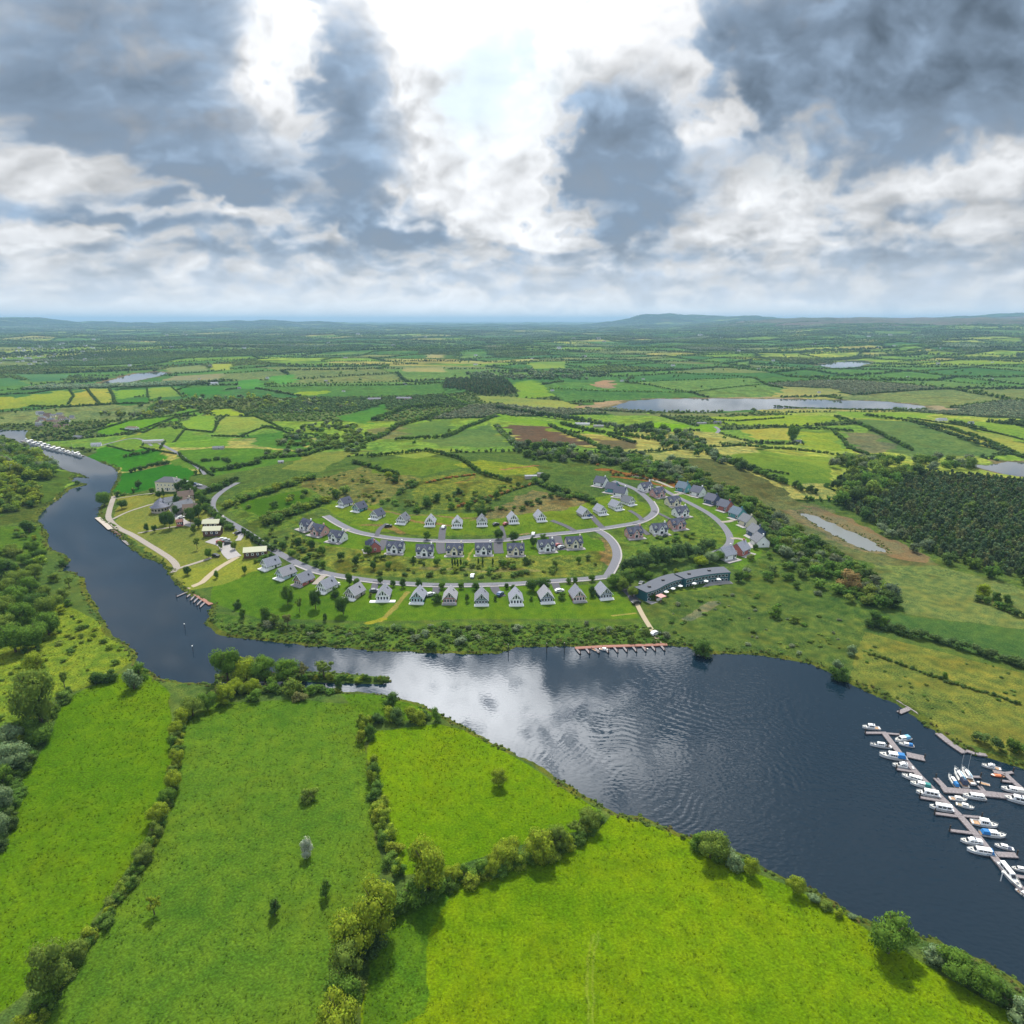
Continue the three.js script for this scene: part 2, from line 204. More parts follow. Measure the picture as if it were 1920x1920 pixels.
// ───────────── fields ─────────────
// outlines on the photograph's land, with the tone of the sward, some painted brighter as sunlit: [points, colour, roughness of the sward]
const FIELDS = [
  // riverside meadows of the near bank
  [[[-200, 1120], [120, 1130], [190, 1170], [215, 1200], [255, 1240], [200, 1275], [130, 1300], [60, 1400], [-60, 1500]], '#8aa234', 1.6],
  [[[-40, 1560], [20, 1480], [80, 1400], [120, 1310], [230, 1262], [280, 1268], [318, 1300], [326, 1400], [330, 1450], [305, 1510], [250, 1620], [165, 1740], [40, 1870], [-120, 1990], [-200, 1800]], '#6b9316', 1.2],
  [[[330, 1400], [345, 1355], [400, 1318], [560, 1312], [660, 1320], [684, 1345], [690, 1440], [705, 1560], [722, 1625], [660, 1720], [625, 1940], [40, 2000], [170, 1755], [262, 1632], [320, 1510]], '#6b9028', 1.25],
  [[[640, 1300], [740, 1308], [830, 1342], [815, 1350], [700, 1352], [670, 1335]], '#638c22', 1.3],
  [[[698, 1372], [820, 1357], [880, 1372], [1060, 1480], [1130, 1525], [1080, 1560], [950, 1590], [830, 1630], [760, 1640], [740, 1580], [715, 1480], [690, 1420]], '#789e12', 1.15],
  [[[670, 1990], [690, 1790], [760, 1690], [870, 1640], [1090, 1580], [1150, 1527], [1290, 1572], [1420, 1640], [1570, 1705], [1720, 1800], [2000, 1960], [1900, 2100]], '#7fa210', 1.2],
  [[[690, 1790], [760, 1700], [860, 1655], [800, 1760], [800, 1900], [680, 1960]], '#5f8a20', 1.5],
  // village bank
  [[[386, 1172], [400, 1150], [520, 1168], [700, 1170], [960, 1165], [1180, 1165], [1300, 1190], [1300, 1215], [1100, 1212], [960, 1216], [900, 1228], [600, 1214], [430, 1197]], '#668636', 2],
  [[[400, 1090], [480, 1055], [520, 1060], [640, 1090], [900, 1102], [1130, 1095], [1185, 1130], [1200, 1160], [900, 1160], [700, 1165], [480, 1160], [395, 1130]], '#688e28', 1.3],
  [[[520, 1035], [640, 1075], [900, 1088], [1120, 1078], [1145, 1040], [1120, 1010], [1000, 1022], [800, 1030], [620, 1018], [540, 1000]], '#80903e', 2],
  [[[548, 985], [620, 965], [700, 1000], [900, 1018], [1100, 1000], [1140, 1030], [1080, 1040], [800, 1048], [600, 1022]], '#6c9128', 1.2],
  [[[600, 950], [640, 928], [760, 965], [960, 960], [1080, 935], [1180, 925], [1225, 955], [1190, 982], [1000, 1000], [800, 1006], [680, 992]], '#7b982e', 1.3],
  [[[1120, 1000], [1230, 965], [1210, 925], [1280, 935], [1360, 1000], [1360, 1025], [1260, 1045], [1160, 1075]], '#74913a', 1.7],
  [[[1240, 905], [1300, 910], [1400, 960], [1440, 1030], [1400, 1075], [1370, 1060], [1350, 1040], [1375, 1010], [1330, 965], [1260, 925]], '#6f9530', 1.2],
  [[[225, 930], [300, 925], [370, 935], [480, 1020], [470, 1050], [380, 1085], [345, 1105], [322, 1070], [270, 1030], [215, 985]], '#949c46', 1.1],
  [[[335, 1072], [470, 1035], [510, 1060], [420, 1095], [352, 1110]], '#98a440', 1.1],
  [[[410, 950], [450, 920], [560, 900], [640, 925], [560, 985], [500, 1000]], '#6f8c38', 2],
  [[[440, 945], [560, 920], [600, 945], [500, 975]], '#58801f', 1],
  [[[560, 905], [690, 872], [800, 900], [700, 948], [610, 935]], '#84894a', 2],
  [[[690, 868], [800, 852], [885, 872], [790, 893], [700, 888]], '#748f34', 1.3],
  [[[845, 872], [900, 862], [1010, 876], [1000, 890], [920, 890]], '#9aa838', 1.5],
  [[[770, 900], [870, 885], [1000, 895], [900, 955], [780, 955]], '#83913c', 2],
  [[[880, 978], [940, 945], [1000, 918], [1110, 940], [1060, 955], [980, 965]], '#8c8756', 1.8],
  // moorish right bank
  [[[1210, 1130], [1380, 1100], [1500, 1120], [1640, 1150], [1640, 1180], [1600, 1280], [1540, 1250], [1400, 1226], [1260, 1210]], '#667e3c', 2],
  [[[1400, 1060], [1440, 1030], [1500, 1060], [1690, 1140], [1600, 1160], [1450, 1110], [1380, 1095]], '#657f3a', 1.9],
  [[[1620, 1185], [1920, 1262], [2200, 1340], [2200, 1560], [1920, 1425], [1800, 1392], [1690, 1320], [1590, 1282]], '#848f42', 1.8],
  [[[1650, 1150], [1920, 1180], [2200, 1250], [2200, 1320], [1920, 1250], [1700, 1190], [1640, 1176]], '#5f8040', 1.4],
  [[[1640, 1060], [1760, 1060], [1920, 1105], [2200, 1180], [2200, 1245], [1920, 1180], [1700, 1152]], '#7f9150', 1.7],
  [[[1380, 915], [1460, 925], [1560, 955], [1740, 1050], [1770, 1060], [1640, 1060], [1500, 1000], [1400, 950]], '#7b8350', 1.6],
  [[[1500, 946], [1570, 962], [1670, 1010], [1740, 1048], [1742, 1056], [1680, 1046], [1600, 1000], [1530, 966]], '#93805c', 1],
  [[[1255, 858], [1330, 860], [1480, 925], [1420, 938], [1330, 905]], '#6d7444', 1.6],
  // right mid fields
  [[[1345, 860], [1440, 845], [1560, 872], [1560, 905], [1480, 908]], '#7d9b3a', 1.3], [[[1430, 848], [1650, 866], [1665, 877], [1550, 880]], '#88a43e', 1],
  [[[1385, 805], [1480, 800], [1485, 825], [1420, 826]], '#a7a84a', 1], [[[1500, 808], [1560, 812], [1592, 846], [1510, 843]], '#96a93a', 1], [[[1580, 812], [1640, 812], [1700, 848], [1610, 850]], '#85845a', 1.3],
  [[[1600, 785], [1700, 790], [1890, 852], [1700, 856]], '#6b8648', 1.3], [[[1690, 785], [1745, 786], [2000, 850], [2000, 880]], '#9ca64e', 1], [[[1750, 780], [1920, 800], [2000, 840], [1900, 825]], '#82a23e', 1],
  [[[1330, 782], [1500, 778], [1600, 785], [1500, 800], [1360, 796]], '#94ad38', 1], [[[1560, 772], [1740, 775], [1740, 784], [1600, 784]], '#8bab3e', 1],
  [[[1225, 790], [1285, 796], [1280, 812], [1230, 806]], '#86b41e', 1], [[[1308, 795], [1356, 796], [1346, 813], [1310, 809]], '#8ab32c', 1],
  [[[1130, 768], [1080, 762], [1140, 752], [1180, 750], [1150, 760]], '#b09a78', 1], [[[1100, 768], [1220, 776], [1340, 775], [1460, 770], [1340, 781], [1150, 779]], '#7f8a58', 1],
  [[[1700, 766], [1745, 760], [1810, 768], [1760, 772]], '#b0a07c', 1], [[[1180, 747], [1440, 744], [1730, 757], [1700, 755], [1440, 748]], '#a59a72', 1],
  [[[1470, 725], [1560, 728], [1600, 742], [1450, 744]], '#a5a660', 1],
  // centre mid fields
  [[[895, 742], [985, 746], [1060, 752], [1110, 768], [1000, 765], [900, 752]], '#95a252', 1], [[[960, 716], [1000, 713], [1048, 745], [975, 746]], '#82a63a', 1],
  [[[930, 775], [1050, 795], [1180, 815], [1160, 822], [1030, 800], [930, 785]], '#7fa632', 1], [[[952, 797], [1030, 800], [1105, 836], [975, 831]], '#6d5c48', 1.2], [[[1110, 822], [1190, 828], [1210, 842], [1130, 840]], '#736a4a', 1],
  [[[800, 825], [920, 793], [962, 836], [830, 838]], '#678446', 1.2], [[[740, 800], [862, 783], [822, 818], [745, 826]], '#6c8a42', 1.1], [[[620, 785], [720, 757], [735, 775], [690, 795]], '#558a38', 1.1],
  [[[690, 805], [760, 795], [760, 820], [700, 825]], '#848a52', 1.6], [[[580, 850], [680, 845], [600, 885], [530, 880]], '#8c9a48', 1.3], [[[700, 852], [800, 838], [860, 845], [780, 860]], '#8aa044', 1.2],
  [[[1110, 718], [1142, 712], [1155, 728], [1120, 727]], '#a58f72', 1], [[[755, 690], [830, 688], [835, 698], [760, 697]], '#a3a468', 1], [[[990, 680], [1060, 678], [1060, 690], [1000, 692]], '#8aa64a', 1], [[[800, 665], [840, 665], [842, 672], [805, 672]], '#b5b478', 1],
  // left mid fields
  [[[-60, 742], [40, 747], [58, 762], [-60, 775]], '#a2ac40', 1], [[[30, 748], [130, 731], [140, 745], [120, 760], [65, 763]], '#9cac40', 1], [[[133, 746], [160, 728], [180, 745], [186, 758], [132, 761]], '#a9aa48', 1], [[[163, 728], [205, 730], [213, 756], [188, 758]], '#a6ac48', 1],
  [[[213, 732], [272, 730], [275, 743], [218, 748]], '#80a83c', 1], [[[275, 728], [322, 725], [340, 742], [280, 748]], '#8da646', 1], [[[218, 750], [275, 746], [280, 756], [220, 760]], '#4f8638', 1], [[[340, 728], [415, 724], [430, 738], [345, 742]], '#4c8a3a', 1],
  [[[162, 813], [215, 792], [330, 778], [326, 790], [270, 806], [200, 816]], '#6ea028', 1], [[[285, 786], [370, 762], [374, 779], [300, 781]], '#74a03a', 1], [[[335, 792], [378, 776], [406, 781], [400, 809], [350, 806]], '#86ab3c', 1], [[[404, 810], [416, 781], [497, 782], [495, 797], [448, 819]], '#93a64a', 1],
  [[[395, 770], [425, 767], [475, 779], [400, 779]], '#9cb436', 1], [[[303, 842], [345, 809], [402, 821], [445, 820], [430, 836], [312, 842]], '#769f38', 1], [[[468, 816], [530, 808], [585, 829], [572, 846], [475, 836]], '#5b8a36', 1],
  [[[160, 850], [205, 836], [302, 843], [305, 865], [235, 884], [215, 871]], '#458620', 1], [[[217, 890], [330, 868], [366, 886], [356, 904], [214, 928]], '#3f8422', 1], [[[205, 832], [265, 806], [285, 812], [225, 836]], '#a3a840', 1], [[[310, 868], [430, 845], [480, 850], [400, 880], [360, 880]], '#6c9438', 1.3],
  [[[335, 845], [450, 838], [580, 848], [560, 862], [470, 880], [400, 893], [345, 862]], '#5f8a30', 1.2], [[[205, 832], [300, 800], [345, 808], [300, 842]], '#7a9c3a', 1],
  [[[20, 702], [140, 702], [120, 713], [60, 716]], '#5d8a5a', 1], [[[-60, 712], [20, 708], [60, 722], [-60, 728]], '#5a8a50', 1], [[[310, 690], [380, 684], [395, 695], [320, 700]], '#8a9a60', 1], [[[395, 682], [435, 682], [432, 694], [400, 695]], '#a2b24a', 1],
  [[[330, 705], [420, 700], [410, 714], [300, 714]], '#9a9a70', 1], [[[440, 715], [485, 710], [500, 728], [450, 730]], '#5f9c44', 1], [[[500, 706], [550, 702], [560, 716], [520, 722]], '#63a046', 1], [[[555, 735], [620, 733], [600, 742], [560, 742]], '#96b03a', 1],
  [[[0, 930], [100, 940], [70, 975], [0, 985]], '#5f6f30', 1.6], [[[-80, 985], [80, 990], [85, 1040], [-80, 1060]], '#63842c', 1.5], [[[70, 880], [150, 888], [110, 930], [70, 945]], '#5e7a30', 1.5],
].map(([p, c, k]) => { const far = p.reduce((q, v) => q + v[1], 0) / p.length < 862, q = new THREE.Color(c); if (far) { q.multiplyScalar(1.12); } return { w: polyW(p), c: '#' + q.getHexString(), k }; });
const DRAWN = FIELDS.map((f) => { const xs = f.w.map((q) => q[0]), zs = f.w.map((q) => q[1]); return { w: f.w, x0: Math.min(...xs), x1: Math.max(...xs), z0: Math.min(...zs), z1: Math.max(...zs) }; });
const inDrawn = (x, z) => DRAWN.some((f) => x > f.x0 && x < f.x1 && z > f.z0 && z < f.z1 && inPoly(f.w, x, z));

// the patchwork of the wider country: a jittered lattice of small fields
const CELLS = [];
const corner = (i, j) => { const h = (k) => { const s = Math.sin(i * 127.1 + j * 311.7 + k * 74.7) * 43758.5453; return s - Math.floor(s); }; const a = 0.32 + 0.25 * noise(i / 9, j / 9), ox = (i + (h(1) - 0.5) * 0.75) * 190, oz = (j + (h(2) - 0.5) * 0.7) * 135; return [ox * Math.cos(a) - oz * Math.sin(a), -(ox * Math.sin(a) + oz * Math.cos(a))]; };
{
  const r = makeRng(31);
  for (let i = -70; i < 95; i++) for (let j = -60; j < 100; j++) {
    const q = [corner(i, j), corner(i + 1, j), corner(i + 1, j + 1), corner(i, j + 1)], x = (q[0][0] + q[2][0]) / 2, z = (q[0][1] + q[2][1]) / 2, R = Math.hypot(x, z);
    const roll = r(), roll2 = r(), roll3 = r();
    if (R < 520 || R > 12500 || z > -200 || Math.abs(x / z) > 1.05) continue;
    const w = noise(x / 700, z / 600) + 0.35 * noise(x / 250, z / 250) + 0.12 * smooth(2500, 7000, R);
    const kind = roll < (R < 2200 ? 0.06 : 0.18) + 0.65 * w ? (roll2 < (R < 3500 ? 0.3 : 0.5) ? 'wood' : 'scrub') : 'field';
    const lit = clamp(0.5 + 0.9 * noise(x / 1100 + 5, z / 900 + 2));  // broad drift of sun and cloud shade, painted into the field colours
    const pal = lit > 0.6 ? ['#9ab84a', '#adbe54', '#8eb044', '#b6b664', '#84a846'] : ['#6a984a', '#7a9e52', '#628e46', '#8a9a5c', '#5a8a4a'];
    const high = landBase(x, z) > 92 && x > 0 && R < 11200; if (high) { CELLS.push({ q, kind: 'moor', c: ['#8d7c6c', '#84806a', '#8f8874', '#7d8262'][Math.floor(roll3 * 4)], x, z, R, i, j }); continue; }
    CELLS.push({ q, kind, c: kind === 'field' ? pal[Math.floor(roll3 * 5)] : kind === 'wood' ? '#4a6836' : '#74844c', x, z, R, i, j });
  }
}

// ground textures, laid out in metres
function paint(x0, x1, z0, z1, N, fine) {
  const cv = document.createElement('canvas'); cv.width = cv.height = N;
  const c = cv.getContext('2d'), sx = N / (x1 - x0), sz = N / (z1 - z0), X = (x) => (x - x0) * sx, Z = (z) => (z - z0) * sz;
  c.fillStyle = '#66803c'; c.fillRect(0, 0, N, N);
  const poly = (w, col) => { c.fillStyle = col; c.beginPath(); w.forEach(([x, z], k) => k ? c.lineTo(X(x), Z(z)) : c.moveTo(X(x), Z(z))); c.closePath(); c.fill(); };
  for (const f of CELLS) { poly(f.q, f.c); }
  c.strokeStyle = '#3f5a2a'; 
  for (const f of CELLS) { c.lineWidth = 1; c.save(); c.beginPath(); f.q.forEach(([x, z], k) => k ? c.lineTo(X(x), Z(z)) : c.moveTo(X(x), Z(z))); c.closePath(); c.lineWidth = Math.max(1, 4 * sx); c.stroke(); c.restore(); }
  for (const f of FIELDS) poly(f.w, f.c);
  const kv = document.createElement('canvas'); kv.width = kv.height = N; const kc = kv.getContext('2d'); kc.fillStyle = 'rgb(120,0,0)'; kc.fillRect(0, 0, N, N);
  for (const f of FIELDS) { kc.fillStyle = `rgb(${Math.round((f.k - 1) * 200)},0,0)`; kc.beginPath(); f.w.forEach(([x, z], k) => k ? kc.lineTo(X(x), Z(z)) : kc.moveTo(X(x), Z(z))); kc.closePath(); kc.fill(); }
  const kim = kc.getImageData(0, 0, N, N).data;
  // reed beds and bare margins round the water
  for (const [o, col, w] of [[river, '#6f7c34', 5], ...Object.values(lakes).map((l) => [l, '#8f8660', 16])]) { c.strokeStyle = col; c.lineWidth = w * sx; c.lineJoin = 'round'; c.beginPath(); o.p.forEach(([x, z], k) => k ? c.lineTo(X(x), Z(z)) : c.moveTo(X(x), Z(z))); c.closePath(); c.stroke(); }
  if (fine) for (const [pts, col, w] of TRODDEN) { c.strokeStyle = col; c.lineWidth = w * sx; c.lineCap = 'round'; c.beginPath(); pts.forEach(([x, z], k) => k ? c.lineTo(X(x), Z(z)) : c.moveTo(X(x), Z(z))); c.stroke(); }
  const img = c.getImageData(0, 0, N, N).data, out = new Uint8Array(N * N * 4);
  const px = (x1 - x0) / N, pz = (z1 - z0) / N, L = [fine === 2 ? 0.55 : px < 1 ? 0.95 : px * 2.2, px < 1 ? 3.4 : px * 6, px < 1 ? 13 : px * 18, px < 1 ? 48 : 120];
  for (let j = 0; j < N; j++) {
    const z = z0 + (j + 0.5) * pz;
    for (let i = 0; i < N; i++) {
      const x = x0 + (i + 0.5) * px;
      const b = noise(x / L[1], z / L[1]), d = noise(x / L[2] + 7, z / L[2]), e = noise(x / L[3] - 3, z / L[3] + 8);
      // soften the drawn edges by sampling a little aside
      const jx = clamp(Math.round(i + b * 2.2 + d * 3 * (fine === 2 ? 1.2 : fine ? 3 : 1)), 0, N - 1), jz = clamp(Math.round(j + noise(x / L[1] + 50, z / L[1]) * 2.2 + noise(x / L[2] + 50, z / L[2]) * 3 * (fine === 2 ? 1.2 : fine ? 3 : 1)), 0, N - 1), k = (jz * N + jx) * 4;
      const r = img[k], g = img[k + 1], bl = img[k + 2], wild = kim[k] / 200;
      const a = noise(x / L[0], z / L[0]) + 0.6 * noise(x / (L[0] * 0.45) + 31, z / (L[0] * 0.45));
      const hs = Math.sin(i * 12.9898 + j * 78.233) * 43758.5453, grit = hs - Math.floor(hs) - 0.5;
      let m = 1 + (0.22 + 0.16 * wild) * grit + (0.14 + 0.14 * wild) * a + (0.03 + 0.14 * wild) * b + (0.06 + 0.11 * wild) * d + 0.09 * e;
      const rush = smooth(0.28, 0.55, d + 0.45 * a + 0.4 * e) * (0.07 + 0.26 * wild) * (fine === 2 ? 0.6 : 1);      // darker tufts
      m *= 1 - rush;
      const warm = 0.06 * e + 0.05 * d + (0.04 + 0.08 * wild) * b;
      const o = (j * N + i) * 4;
      out[o] = clamp(r * m * (1 + warm), 0, 255); out[o + 1] = clamp(g * m, 0, 255); out[o + 2] = clamp(bl * m * (1 - warm * 0.6), 0, 255); out[o + 3] = 255;
    }
  }
  const t = new THREE.DataTexture(out, N, N); t.colorSpace = THREE.SRGBColorSpace; t.magFilter = t.minFilter = THREE.LinearFilter; t.needsUpdate = true;
  return t;
}
const lineW = (px) => px.map(([x, y]) => { const v = P(x, y); return [v.x, v.z]; });
const TRODDEN = [
  [lineW([[715, 1165], [740, 1140], [765, 1110]]), '#a9a456', 2.4], [lineW([[880, 1050], [884, 1030]]), '#b5b060', 1.2], [lineW([[1150, 1060], [1130, 1010]]), '#9a8a55', 5],
  [lineW([[720, 1160], [690, 1168]]), '#b2b03c', 4], [lineW([[1240, 1040], [1330, 1000], [1340, 985]]), '#6a7a34', 1], [lineW([[1100, 1920], [1106, 1800], [1112, 1750]]), '#93ac34', 0.45], [lineW([[1110, 1920], [1115, 1800], [1120, 1745]]), '#93ac34', 0.45],
  [lineW([[1120, 880], [1180, 888], [1260, 905], [1300, 920]]), '#a8733a', 9], [lineW([[1150, 893], [1200, 900], [1250, 912]]), '#a8733a', 5], [lineW([[945, 880], [1010, 873]]), '#b08a5a', 5], [lineW([[860, 905], [890, 893]]), '#9c8a44', 4], [lineW([[640, 940], [700, 955], [760, 965], [900, 972]]), '#9a8a58', 3],
  [lineW([[1440, 985], [1475, 1010], [1500, 1030]]), '#a8733a', 6], [lineW([[800, 1066], [900, 1070], [1000, 1068]]), '#9a9a5a', 6], [lineW([[1340, 1130], [1310, 1150], [1290, 1160]]), '#858a66', 6], [lineW([[1150, 1154], [1190, 1150]]), '#a8a85a', 2], [lineW([[1250, 1110], [1300, 1105], [1340, 1100]]), '#7f9a3c', 6],
  [lineW([[760, 975], [800, 980], [850, 985]]), '#a08a55', 4], [lineW([[690, 985], [720, 985], [760, 1000]]), '#9a8a50', 6], [lineW([[960, 1005], [990, 1000]]), '#b29a70', 3],
];
const RECTS = [[-225, 225, -300, -50, 2048, 2], [-430, 430, -560, -30, 2048, true], [-1500, 1500, -1900, 40, 2048, true], [-9000, 9000, -9600, 400, 2048, false], [-33000, 33000, -33000, 33000, 1024, false]];
const GROUND_MATS = RECTS.map((r, k) => { const m = new THREE.MeshPhysicalMaterial({ map: paint(...r), roughness: 1 }); m.name = 'grassland'; m.color.setScalar(0.44); m.specularIntensity = 0; return m; });

// ───────────── the land: one sheet out to the hills ─────────────
{
  const radii = [0, 18, 36]; let R = 50;
  while (R < 32500) { radii.push(R); R *= R < 650 ? 1.0068 : R < 3000 ? 1.012 : 1.022; }
  const az = []; for (let a = -180; a < -56; a += 4) az.push(a); for (let a = -56; a < 56; a += 0.155) az.push(a); for (let a = 56; a <= 180.01; a += 4) az.push(Math.min(a, 180));
  const NA = az.length, NR = radii.length, hx = new Float32Array(NA * NR * 3);
  for (let i = 0; i < NR; i++) for (let j = 0; j < NA; j++) {
    const x = Math.sin(rad(az[j])) * radii[i], z = -Math.cos(rad(az[j])) * radii[i], o = (i * NA + j) * 3;
    hx[o] = x; hx[o + 2] = z; hx[o + 1] = ground(x, z);
  }
  const pos = [], uv = [], idx = RECTS.map(() => []), map = RECTS.map(() => new Int32Array(NA * NR).fill(-1));
  const rectOf = (x, z) => { for (let k = 0; k < 4; k++) { const r = RECTS[k], m = (r[1] - r[0]) * 0.006; if (x > r[0] + m && x < r[1] - m && z > r[2] + m && z < r[3] - m) return k; } return 4; };
  const vert = (k, n) => { if (map[k][n] < 0) { map[k][n] = pos.length / 3; const x = hx[n * 3], z = hx[n * 3 + 2], r = RECTS[k]; pos.push(x, hx[n * 3 + 1], z); uv.push((x - r[0]) / (r[1] - r[0]), (z - r[2]) / (r[3] - r[2])); } return map[k][n]; };
  for (let i = 0; i < NR - 1; i++) for (let j = 0; j < NA - 1; j++) {
    const a = i * NA + j, b = a + 1, c = a + NA, d = c + 1, k = rectOf((hx[a * 3] + hx[d * 3]) / 2, (hx[a * 3 + 2] + hx[d * 3 + 2]) / 2);
    idx[k].push(vert(k, a), vert(k, b), vert(k, c), vert(k, b), vert(k, d), vert(k, c));
  }
  const g = new THREE.BufferGeometry(); g.setAttribute('position', new THREE.Float32BufferAttribute(pos, 3)); g.setAttribute('uv', new THREE.Float32BufferAttribute(uv, 2));
  const all = []; let at = 0; idx.forEach((l, k) => { g.addGroup(at, l.length, k); at += l.length; for (const n of l) all.push(n); });
  g.setIndex(all); g.computeVertexNormals();
  tag(mesh('ground', g, GROUND_MATS), 'green river valley land of meadows and small fields', null, null, 'structure');
}

// ───────────── water ─────────────
function waterMat(rough = 0.05) { const m = new THREE.MeshPhysicalMaterial({ color: new THREE.Color(0.006, 0.017, 0.03), roughness: rough, ior: 1.34, specularIntensity: 1 }); return m; }
function waterSheet(name, outline, grow, mat, label, y = 0) {
  const x0 = outline.lo[0] - grow, x1 = outline.hi[0] + grow, z0 = outline.lo[1] - grow, z1 = outline.hi[1] + grow;
  const g = new THREE.PlaneGeometry(x1 - x0, z1 - z0); g.rotateX(-Math.PI / 2); g.translate((x0 + x1) / 2, y, (z0 + z1) / 2);
  const p = g.attributes.position, uv = g.attributes.uv;
  for (let i = 0; i < p.count; i++) uv.setXY(i, (p.getX(i) - x0) / (x1 - x0), (p.getZ(i) - z0) / (z1 - z0));
  const o = tag(mesh(name, g, mat), label, null, null, 'structure'); return [o, x0, x1, z0, z1];
}
{
  const m = waterMat(); m.roughness = 0.02;
  const c = [RIVER_PX].map(() => 0);
  // wind ripples and the spreading rings of wakes, in metres of height
  const X0 = -330, X1 = 330, Z0 = -520, Z1 = -80, N = 2048, h = new Float32Array(N * N);
  const ring = [[flat(1330, 1250), 3.0], [flat(1560, 1350), 2.6], [flat(1180, 1460), 2.4], [flat(1880, 1800), 3.4]];
  const out = new Uint8Array(N * N * 4);
  for (let j = 0; j < N; j++) for (let i = 0; i < N; i++) {
    const x = X0 + (X1 - X0) * i / N, z = Z0 + (Z1 - Z0) * j / N;
    const windy = smooth(0, 110, x + 0.35 * (z + 200) + 34 * noise(x / 60, z / 60));
    let s = 0.0;
    s += 0.5 * noise(x / 1.6 + z / 5, z / 0.9 - x / 6) + 0.35 * noise(x / 0.8, z / 0.6 + 9);
    let w = 0; for (const [[cx, cz], l] of ring) { const d = Math.hypot(x - cx, z - cz), t = noise(x / 22 + cx, z / 22) + 0.25; w += Math.max(0, t) * Math.sin((d + 2.2 * noise(x / 9, z / 9) + 5 * noise(x / 40, z / 40)) * 6.283 / l) * smooth(100, 15, d); }
    const v = s * (0.02 + 0.6 * windy * windy) + w * (0.02 + 0.8 * windy) * 0.3;
    h[j * N + i] = v; const o = (j * N + i) * 4, q = clamp(128 + v * 60, 0, 255); out[o] = out[o + 1] = out[o + 2] = q; out[o + 3] = 255;
  }
  const t = new THREE.DataTexture(out, N, N); t.magFilter = t.minFilter = THREE.LinearFilter; t.wrapS = t.wrapT = THREE.ClampToEdgeWrapping; t.needsUpdate = true;
  m.bumpMap = t; m.bumpScale = 0.4; m.name = 'river water';
  const [o, a, b, z0, z1] = waterSheet('river', river, 30, m, 'dark river widening into a reach below the village');
  const p = o.geometry.attributes.position, uv = o.geometry.attributes.uv; for (let i = 0; i < p.count; i++) uv.setXY(i, (p.getX(i) - X0) / (X1 - X0), (p.getZ(i) - Z0) / (Z1 - Z0));
  const lm = waterMat(); lm.roughness = 0.02; lm.name = 'lake water'; lm.color.setRGB(0.06, 0.07, 0.08);
  const pm = waterMat(0.15); pm.color.setRGB(0.19, 0.2, 0.195); pm.name = 'shallow water';
  const say = { long: 'long pale lake beyond the village hill', north: 'small distant lake beyond the long lake', west: 'narrow lake shining beyond the yellow fields', east: 'small lake behind the conifer wood', marsh: 'shallow pond in the brown reed marsh' };
  for (const k in lakes) waterSheet(k === 'marsh' ? 'pond' : 'lake', lakes[k], k === 'marsh' || k === 'east' ? 8 : 20, k === 'marsh' ? pm : lm, say[k]);
}
// ───────────── roads, drives and paths ─────────────
function ribbon(name, px, width, mat, lift, label, thick = 0.25) {
  const pts = px.map(([x, y]) => P(x, y)), curve = new THREE.CatmullRomCurve3(pts, false, 'centripetal'), n = Math.max(6, Math.round(curve.getLength() / 3.5));
  return sheetAlong(name, curve.getSpacedPoints(n), -width / 2, width / 2, mat, lift, label, thick);
}
function sheetAlong(name, c, off0, off1, mat, lift, label, thick) {
  const pos = [], idx = [], uv = []; let run = 0;
  c.forEach((p, i) => {
    const a = c[Math.max(0, i - 1)], b = c[Math.min(c.length - 1, i + 1)], tx = b.x - a.x, tz = b.z - a.z, l = Math.hypot(tx, tz) || 1, nx = -tz / l, nz = tx / l;
    if (i) run += p.distanceTo(c[i - 1]);
    const lx = p.x + nx * off0, lz = p.z + nz * off0, rx = p.x + nx * off1, rz = p.z + nz * off1, yl = G(lx, lz) + lift, yr = G(rx, rz) + lift;
    pos.push(lx, yl - thick, lz, lx, yl, lz, rx, yr, rz, rx, yr - thick, rz);
    for (const u of [0, 0.02, 0.98, 1]) uv.push(u * (off1 - off0) / 4, run / 4);
    if (i) { const o = (i - 1) * 4; for (let k = 0; k < 3; k++) idx.push(o + k, o + k + 1, o + 4 + k, o + k + 1, o + 5 + k, o + 4 + k); }
  });
  const g = new THREE.BufferGeometry(); g.setAttribute('position', new THREE.Float32BufferAttribute(pos, 3)); g.setAttribute('uv', new THREE.Float32BufferAttribute(uv, 2)); g.setIndex(idx);
  const h = g.toNonIndexed(); h.computeVertexNormals();
  return tag(mesh(name, h, mat), label, null, null, 'structure');
}
function grain(base, amp, seed, N = 256, stripes = 0) {
  const d = new Uint8Array(N * N * 4), r = makeRng(seed);
  for (let i = 0; i < N * N; i++) { const x = i % N, y = Math.floor(i / N), k = 1 + amp * (r() - 0.5) + amp * 0.8 * noise(x / 23, y / 31) - (stripes && y % stripes < 1.5 ? 0.35 : 0); for (let c = 0; c < 3; c++) d[i * 4 + c] = clamp(base[c] * k, 0, 255); d[i * 4 + 3] = 255; }
  const t = new THREE.DataTexture(d, N, N); t.colorSpace = THREE.SRGBColorSpace; t.wrapS = t.wrapT = THREE.RepeatWrapping; t.magFilter = t.minFilter = THREE.LinearFilter; t.needsUpdate = true; return t;
}
